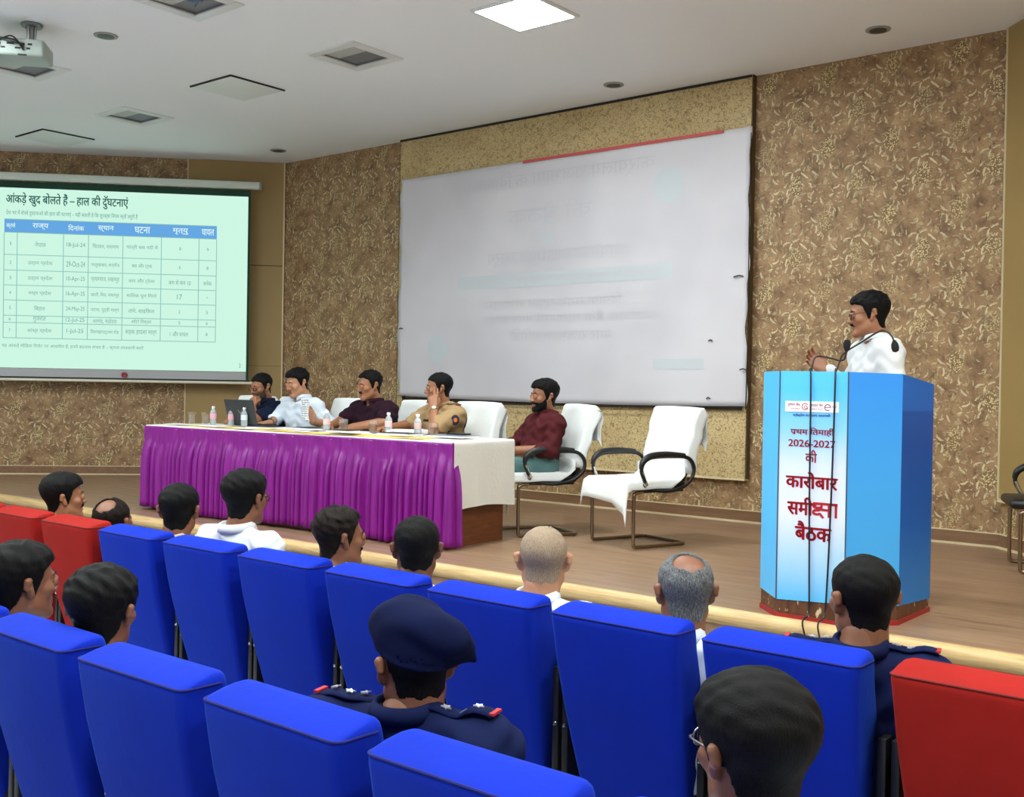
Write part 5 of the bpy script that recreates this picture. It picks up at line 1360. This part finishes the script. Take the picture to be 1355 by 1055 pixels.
def epaulettes(shirt, fn, J, cloth_m, stars=3, red=True, edge=True):
    for n, s in (('R', 1), ('L', -1)):
        pts = []
        for k in np.linspace(0.32, 1.12, 9):
            p = J['nk'].lerp(J['sh' + n], k) + V((0, -0.005, 0.14)); pts.append(on_surface(fn, p, (0, 0, -1), 0.35) + V((0, 0, 0.006)))
        rows = []
        for p in pts: rows.append([p + V((0, -0.024, -0.004)), p + V((0, -0.012, 0.001)), p + V((0, 0.012, 0.001)), p + V((0, 0.024, -0.004))])
        e = MB().grid(rows).build('epaulette', cloth_m, shirt, solid=0.005, autosm=False)
        mb = MB()
        for i in range(stars):
            p = pts[2 + i * 2]; q = pts[min(8, 3 + i * 2)]; dx = (q - p).normalized(); dy = V((0, 1, 0)); st = []
            for j in range(10):
                r = 0.013 if j % 2 == 0 else 0.006; a = PI * j / 5; st.append(p + V((0, 0, 0.006)) + dx * r * math.cos(a) + dy * r * math.sin(a))
            top = [q_ + V((0, 0, 0.003)) for q_ in st]
            mb.add(st + top, [tuple(range(10)), tuple(range(10, 20))] + [(k, (k + 1) % 10, 10 + (k + 1) % 10, 10 + k) for k in range(10)])
        mb.build('rank_star', mat('silver_star', srgb(225, 225, 225), 0.3, 0.6), e, smooth=False)
        if red:
            mb = MB(); p = pts[8]; mb.box(p + V((0, 0, 0.004)), (0.012, 0.044, 0.006)); mb.build('red_band', mat('rank_red', srgb(170, 30, 40), 0.6), e, smooth=False)

# ---- audience, front row
FRONT = 'audience in the front row'
def audience(px, face, look, x, y, zt, label, **kw):
    J = kw.pop('J', None) or seated(-0.10, 0.02)
    kw.setdefault('scale', 1.04); kw.setdefault('wide', 1.08)
    sk = kw.pop('sk', SK2); sh = kw.pop('sh', C_WHITE)
    return person(place(x, y, zt, J, face, kw.get('scale', 1.0)), face, J, sk, sh, C_DARK, label, look=look, detail=kw.pop('detail', False), **kw)
audience(85, -8, -18, -5.686, 3.05, 1.207, 'man with thick black hair and moustache in profile behind the left red seat', hair='thick', sk=SK1, sh=C_GREYW, moustache=M_HAIR, group=FRONT, nod=-2)
audience(150, 10, 28, -5.181, 3.05, 1.120, 'man with a shiny bald crown and brown skin behind the red seat', hair='crownbald', hair_m=M_HAIRBR, sk=SK2, sh=C_CREAM, group=FRONT, nod=-10)
audience(238, 5, 40, -4.582, 3.05, 1.228, 'man with short dark hair and beige shirt directly before the purple skirt', hair='short', sk=SK2, sh=C_CREAM, group=FRONT)
JA = seated(0.0, 0.0, elL=(-0.30, 0.12, 0.30), wrL=(-0.33, 0.27, 0.43))
oA, sA, fA, tA = audience(325, 4, 15, -4.064, 3.05, 1.326, 'man in a white shirt with glasses in front of the purple table skirt', hair='side', sk=SK2, sh=C_WHITE, glasses=M_SPEC, group=FRONT, J=JA, hands={'L': dict(d=(0.05, 0.5, 0.85), palm=(1, 0, 0.1), curl=(0.5, 0.7, 0.5), thumb=0.6)})
audience(450, -4, -15, -3.419, 3.05, 1.213, 'man with thinning dark hair turning his face right, before the purple table', hair='thin', hair_m=M_HAIRBR, sk=SK2, sh=C_GREYW, group=FRONT, moustache=M_HAIRBR)
audience(552, 8, 44, -2.968, 3.05, 1.214, 'man with neat black hair seen from behind at the table corner', hair='crop', sk=SK4, sh=C_WHITE, group=FRONT)
audience(720, 8, 36, -2.339, 3.05, 1.242, 'shaven-headed elderly man with pale stubble and white collar', hair='stubble', hair_m=M_HAIRWHITE, sk=SK3, sh=C_WHITE, group=FRONT)
audience(907, 8, 42, -1.762, 3.05, 1.204, 'grey-haired man with a bald crown and glasses between two blue seats', hair='crownbald', hair_m=M_HAIRGREY, sk=SK2, sh=C_BLUEWHITE, glasses=M_SPEC, group=FRONT, nod=2)
JN = seated(-0.08, 0.02)
oN, sN, fN, tN = audience(1143, 14, 49, -1.176, 3.05, 1.260, 'man with cropped black hair in a navy uniform in front of the lectern', hair='crop', sk=SK2, sh=C_NAVY, group=FRONT, J=JN)
epaulettes(sN, fN, JN, C_NAVY, 2)
# ---- audience, nearer row
NEAR = 'audience in the nearer row'
audience(30, 2, -1, -3.427, 1.70, 1.196, 'dark-haired man in profile at the left edge of the photo', hair='side', sk=SK2, sh=C_BLUEWHITE, group=NEAR)
audience(137, 8, 34, -2.936, 1.70, 1.174, 'man with wavy black hair and white shirt in front of a red seat', hair='wavy', sk=SK2, sh=C_WHITE, group=NEAR)
JB = seated(0.04, 0.0)
JB['hd'] = JB['hd'] + V((0, 0.0, -0.030))
for n_, s__ in (('R', 1), ('L', -1)): JB['sh' + n_] = JB['sh' + n_] + V((s__ * 0.022, 0, 0.012))
oB, sB, fB, tB = audience(550, 16, 62, -1.800, 1.85, 1.188, 'officer in navy uniform with beret and silver shoulder stars', hair='under', sk=SK2, sh=C_NAVY, group=NEAR, J=JB, detail=True, nod=4, w=1.1)
epaulettes(sB, fB, JB, C_NAVY, 3)
def beret():
    Q = np.array(Matrix.Rotation(-0.28, 3, 'X') @ Matrix.Rotation(0.22, 3, 'Y'))
    prims = [el((0.004, -0.012, 0.070), (0.088, 0.110, 0.058), 0.03, Q), el((-0.014, 0.034, 0.106), (0.062, 0.066, 0.046), 0.07), el((0.040, -0.062, 0.056), (0.066, 0.064, 0.042), 0.05, Q), rc((0.080, -0.045, 0.035), (0.116, -0.052, 0.010), 0.030, 0.009, 0.03)]
    f = sdf(prims)
    def fn(P):
        rim = 0.030 + 0.30 * P[:, 1] - 0.10 * P[:, 0]
        sk = F_SKULL(P) - 0.007 - 0.004 * np.exp(-((P[:, 2] - rim - 0.006) / 0.006) ** 2)
        fd = f(P) + fold_noise(P, 0.0016); h = np.maximum(0.02 - np.abs(fd - sk), 0) / 0.02
        return np.maximum(np.maximum(np.minimum(fd, sk) - h * h * 0.005, -(F_SKULL(P) - 0.001)), rim - P[:, 2])
    v, q = surface_net(fn, (-0.16, -0.16, 0.0), (0.16, 0.16, 0.19), 0.005)
    build_arrays('beret', [(tB(v), q, 0)], [cloth('navy_felt', 10, 17, 50, 0.95, 0.2)], oB)
beret()
audience(1000, 12, 60, -0.841, 1.70, 1.236, 'foreground man with black hair and wire glasses at the bottom right', hair='thick', sk=SK2, sh=C_BLUEWHITE, glasses=M_WIRE, group=NEAR, detail=True)
# pen held up by the white-shirted man
a_ = math.radians(4); wl = (JA['wrL'] + V((0.03, 0.06, 0.09))) * 1.04; lo_ = oA.location
pw = V((lo_.x + wl.x * math.cos(a_) - wl.y * math.sin(a_), lo_.y + wl.x * math.sin(a_) + wl.y * math.cos(a_), lo_.z + wl.z))
o = MB().tube([pw + V((-0.02, -0.01, -0.06)), pw + V((0.0, 0, 0.0)), pw + V((0.03, 0.02, 0.07))], 0.0045, 8).build('pen', mat('blue_pen', srgb(40, 60, 190), 0.3)); tag(o, 'blue pen held upright by the white-shirted man in the front row', 'pen')

# ---- people on the stage
PANEL = 'people seated at the stage table'
TS = 0.300                                              # table top above this seat
J1 = seated(0.20, 0.0, 0.84, elL=(-0.24, 0.36, TS + 0.05), wrL=(-0.105, 0.290, TS + 0.165), elR=(0.27, 0.22, TS + 0.06), wrR=(0.06, 0.40, TS + 0.040))
o1, s1, f1, t1 = person(place(-7.85, 6.05, 1.822, J1, 178), 178, J1, SK1, C_NAVYSHIRT, C_DARK, 'man in a navy shirt and dark glasses with hand on chin behind the laptop', hair='crop', look=176, nod=12, sleeve='short', glasses=M_SPEC, group=PANEL, beard=mat('stubble_beard', srgb(52, 38, 30), 0.8),
                        hands={'L': dict(d=(0.3, -0.3, 0.75), palm=(0.2, -0.9, -0.1), curl=(1.0, 1.2, 0.8), thumb=0.7), 'R': dict(d=(-0.7, 0.7, -0.05), palm=(0, 0, -1), curl=(0.4, 0.5, 0.4))})
TS = 0.262                                              # table top above this seat
J2 = seated(0.16, 0.0, 0.84, elR=(0.24, 0.16, TS + 0.06), wrR=(0.03, 0.37, TS + 0.038), elL=(-0.31, -0.02, TS + 0.03), wrL=(-0.345, 0.20, TS + 0.055))
o2, s2, f2, t2 = person(place(-7.352, 6.05, 1.862, J2, 178), 178, J2, SK3, C_BLUEWHITE, C_DARK, 'man in a white shirt looking down at a folded paper in his hand', hair='side', look=168, nod=15, sleeve='rolled', group=PANEL, wide=1.06,
                        hands={'R': dict(d=(0.5, 0.8, -0.05), curl=(0.25, 0.35, 0.3)), 'L': dict(d=(0.1, 0.35, 0.85), palm=(0.9, -0.2, 0.2), curl=(0.5, 0.6, 0.4), thumb=0.6)})
watch(o2, J2, 'R', M_WATCH)
TS = 0.275                                              # table top above this seat
J3 = seated(0.14, 0.0, 0.84, elR=(0.27, 0.16, TS + 0.07), wrR=(0.14, 0.39, TS + 0.038), elL=(-0.27, 0.18, TS + 0.07), wrL=(-0.12, 0.37, TS + 0.038))
o3, s3, f3, t3 = person(place(-6.478, 6.08, 1.850, J3, 176), 176, J3, SK1, C_DARKMAROON, C_DARK, 'man in a dark maroon shirt with moustache, both arms on the table', hair='receding', look=160, nod=9, sleeve='short', moustache=M_HAIR, group=PANEL, w=1.1, wide=1.06)
TS = 0.294                                              # table top above this seat
J4 = seated(0.06, 0.0, 0.84, elR=(0.29, 0.14, TS + 0.06), wrR=(0.22, 0.37, TS + 0.045), elL=(-0.235, 0.27, TS + 0.05), wrL=(-0.115, 0.185, TS + 0.205))
o4, s4, f4, t4 = person(place(-5.724, 6.10, 1.836, J4, 168), 168, J4, SK1, C_KHAKI, C_KHAKITR, 'police officer in khaki uniform resting his cheek on his hand', hair='crop', look=138, nod=2, tilt=0, sleeve='short', group=PANEL,
                        hands={'L': dict(d=(0.30, -0.12, 0.9), palm=(0.75, -0.5, -0.1), curl=(0.5, 0.7, 0.5), point=(0, 1), thumb=0.3), 'R': dict(d=(0.1, 0.95, -0.1), curl=(0.4, 0.5, 0.4))})
watch(o4, J4, 'L', M_WATCHB)
epaulettes(s4, f4, J4, cloth('khaki_dark', 120, 98, 66), 2, True)
def police_bits():
    p = on_surface(f4, J4['shL'].lerp(J4['elL'], 0.32) + V((-0.16, 0, 0)), (1, 0, 0), 0.3)
    mb = MB(); mb.lathe([(0, 0), (0.030, 0), (0.033, 0.003), (0, 0.006)], p + V((-0.001, 0.0, 0)), 20, rot=Matrix.Rotation(-PI / 2, 3, 'Y') @ Matrix.Scale(1.2, 3)); mb.build('shoulder_patch', mat('patch_navy', srgb(44, 34, 60), 0.7), s4)
    mb = MB(); mb.lathe([(0, 0), (0.018, 0), (0.016, 0.003), (0, 0.004)], p + V((-0.008, 0, 0)), 14, rot=Matrix.Rotation(-PI / 2, 3, 'Y')); mb.build('patch_emblem', mat('patch_orange', srgb(214, 120, 50), 0.6), s4)
    c = J4['shL'] + V((0.0, 0.0, -0.055)); mb = MB()
    mb.tube([c + V((-0.062 * math.cos(a) * 0.6 - 0.015, 0.082 * math.sin(a), 0.105 * math.cos(a))) for a in np.linspace(0, 2 * PI, 24, endpoint=False)], 0.006, 7, closed=True); mb.build('lanyard', mat('navy_cord', srgb(24, 24, 40), 0.7), s4)
    q = on_surface(f4, J4['ch'] + V((0.075, 0.25, 0.055)), (0, -1, 0), 0.3); MB().box(q + V((0, 0.003, 0)), (0.075, 0.006, 0.018), bevel=0.002).build('name_plate', M_BLACK, s4)
    q = on_surface(f4, J4['ch'] + V((-0.075, 0.25, 0.06)), (0, -1, 0), 0.3); mb = MB()
    for k in range(3): mb.box(q + V((0.022 * (k - 1), 0.003, 0)), (0.021, 0.005, 0.014))
    mb.build('ribbon_bar', mat('ribbons', srgb(150, 60, 60), 0.7), s4, smooth=False)
police_bits()
J5 = seated(-0.20, 0.01, 0.78, elR=(0.25, 0.08, 0.23), wrR=(0.06, 0.29, 0.205), elL=(-0.245, 0.0, 0.215), wrL=(-0.045, 0.27, 0.205))
o5, s5, f5, t5 = person(place(-4.897, 6.36, 1.790, J5, 152), 152, J5, SK1, C_MAROON, C_TEAL, 'bearded man in a maroon shirt and teal trousers seated at the table end', hair='thick', look=152, nod=2, sleeve='rolled', beard=M_HAIR, moustache=M_HAIR, group=PANEL, shoes=True,
                        hands={'R': dict(d=(-0.75, 0.55, -0.1), palm=(-0.1, 0, -1), curl=(0.5, 0.6, 0.4)), 'L': dict(d=(0.8, 0.5, -0.05), palm=(0.1, 0, -1), curl=(0.5, 0.6, 0.4))})
watch(o5, J5, 'L', M_WATCHB)
J6 = standing(elR=(0.24, 0.08, 0.30), wrR=(0.12, 0.27, 0.42), elL=(-0.27, 0.02, 0.24), wrL=(-0.20, 0.255, 0.365))
loc6 = place(-2.217, 5.75, 2.276, J6, 132)
o6, s6, f6, t6 = person(loc6, 132, J6, SK1, C_WHITE, C_DARK, 'speaker in a white shirt with glasses and moustache standing at the blue lectern', hair='side', look=116, nod=6, sleeve='long', glasses=M_SPEC, moustache=M_HAIR, shoes=True, wide=1.05,
                        hands={'R': dict(d=(0.2, 0.6, 0.55), palm=(-0.9, 0.2, 0.3), curl=(0.35, 0.45, 0.35)), 'L': dict(d=(0.2, 0.95, -0.1), palm=(0, 0, -1), curl=(0.3, 0.4, 0.3))})
# folded newspaper held by the reader
a_ = math.radians(178); hl = J2['wrL'] + V((0.0, 0.085, 0.10)); l2 = o2.location
hw = V((l2.x + hl.x * math.cos(a_) - hl.y * math.sin(a_), l2.y + hl.x * math.sin(a_) + hl.y * math.cos(a_), l2.z + hl.z))
rows = []
for i in range(9):
    u_ = i / 8; rows.append([tuple(hw + V((-0.055 + 0.11 * v_ + 0.07 * u_ + 0.0, -0.005 - 0.05 * u_ + 0.014 * math.sin(v_ * 3 + u_ * 3), 0.105 - 0.17 * u_ - 0.03 * v_))) for v_ in np.linspace(0, 1, 8)])
gp = G('news_print'); c_ = gp.sep(gp.coord('Generated')); ln = gp.math('FRACT', gp.math('MULTIPLY', c_[2], 11.0))
ink = gp.math('MULTIPLY', gp.smooth(ln, 0.45, 0.5), gp.smooth(gp.noise(gp.coord('Generated'), 16, 2), 0.42, 0.5)); gp.color(gp.mix(gp.math('MULTIPLY', ink, 0.8), srgb(214, 218, 220), srgb(50, 54, 60)))
o = MB().grid(rows).build('newspaper', gp.m, None, solid=0.002, autosm=False); tag(o, 'folded printed paper held up by the white-shirted man at the table', 'newspaper')
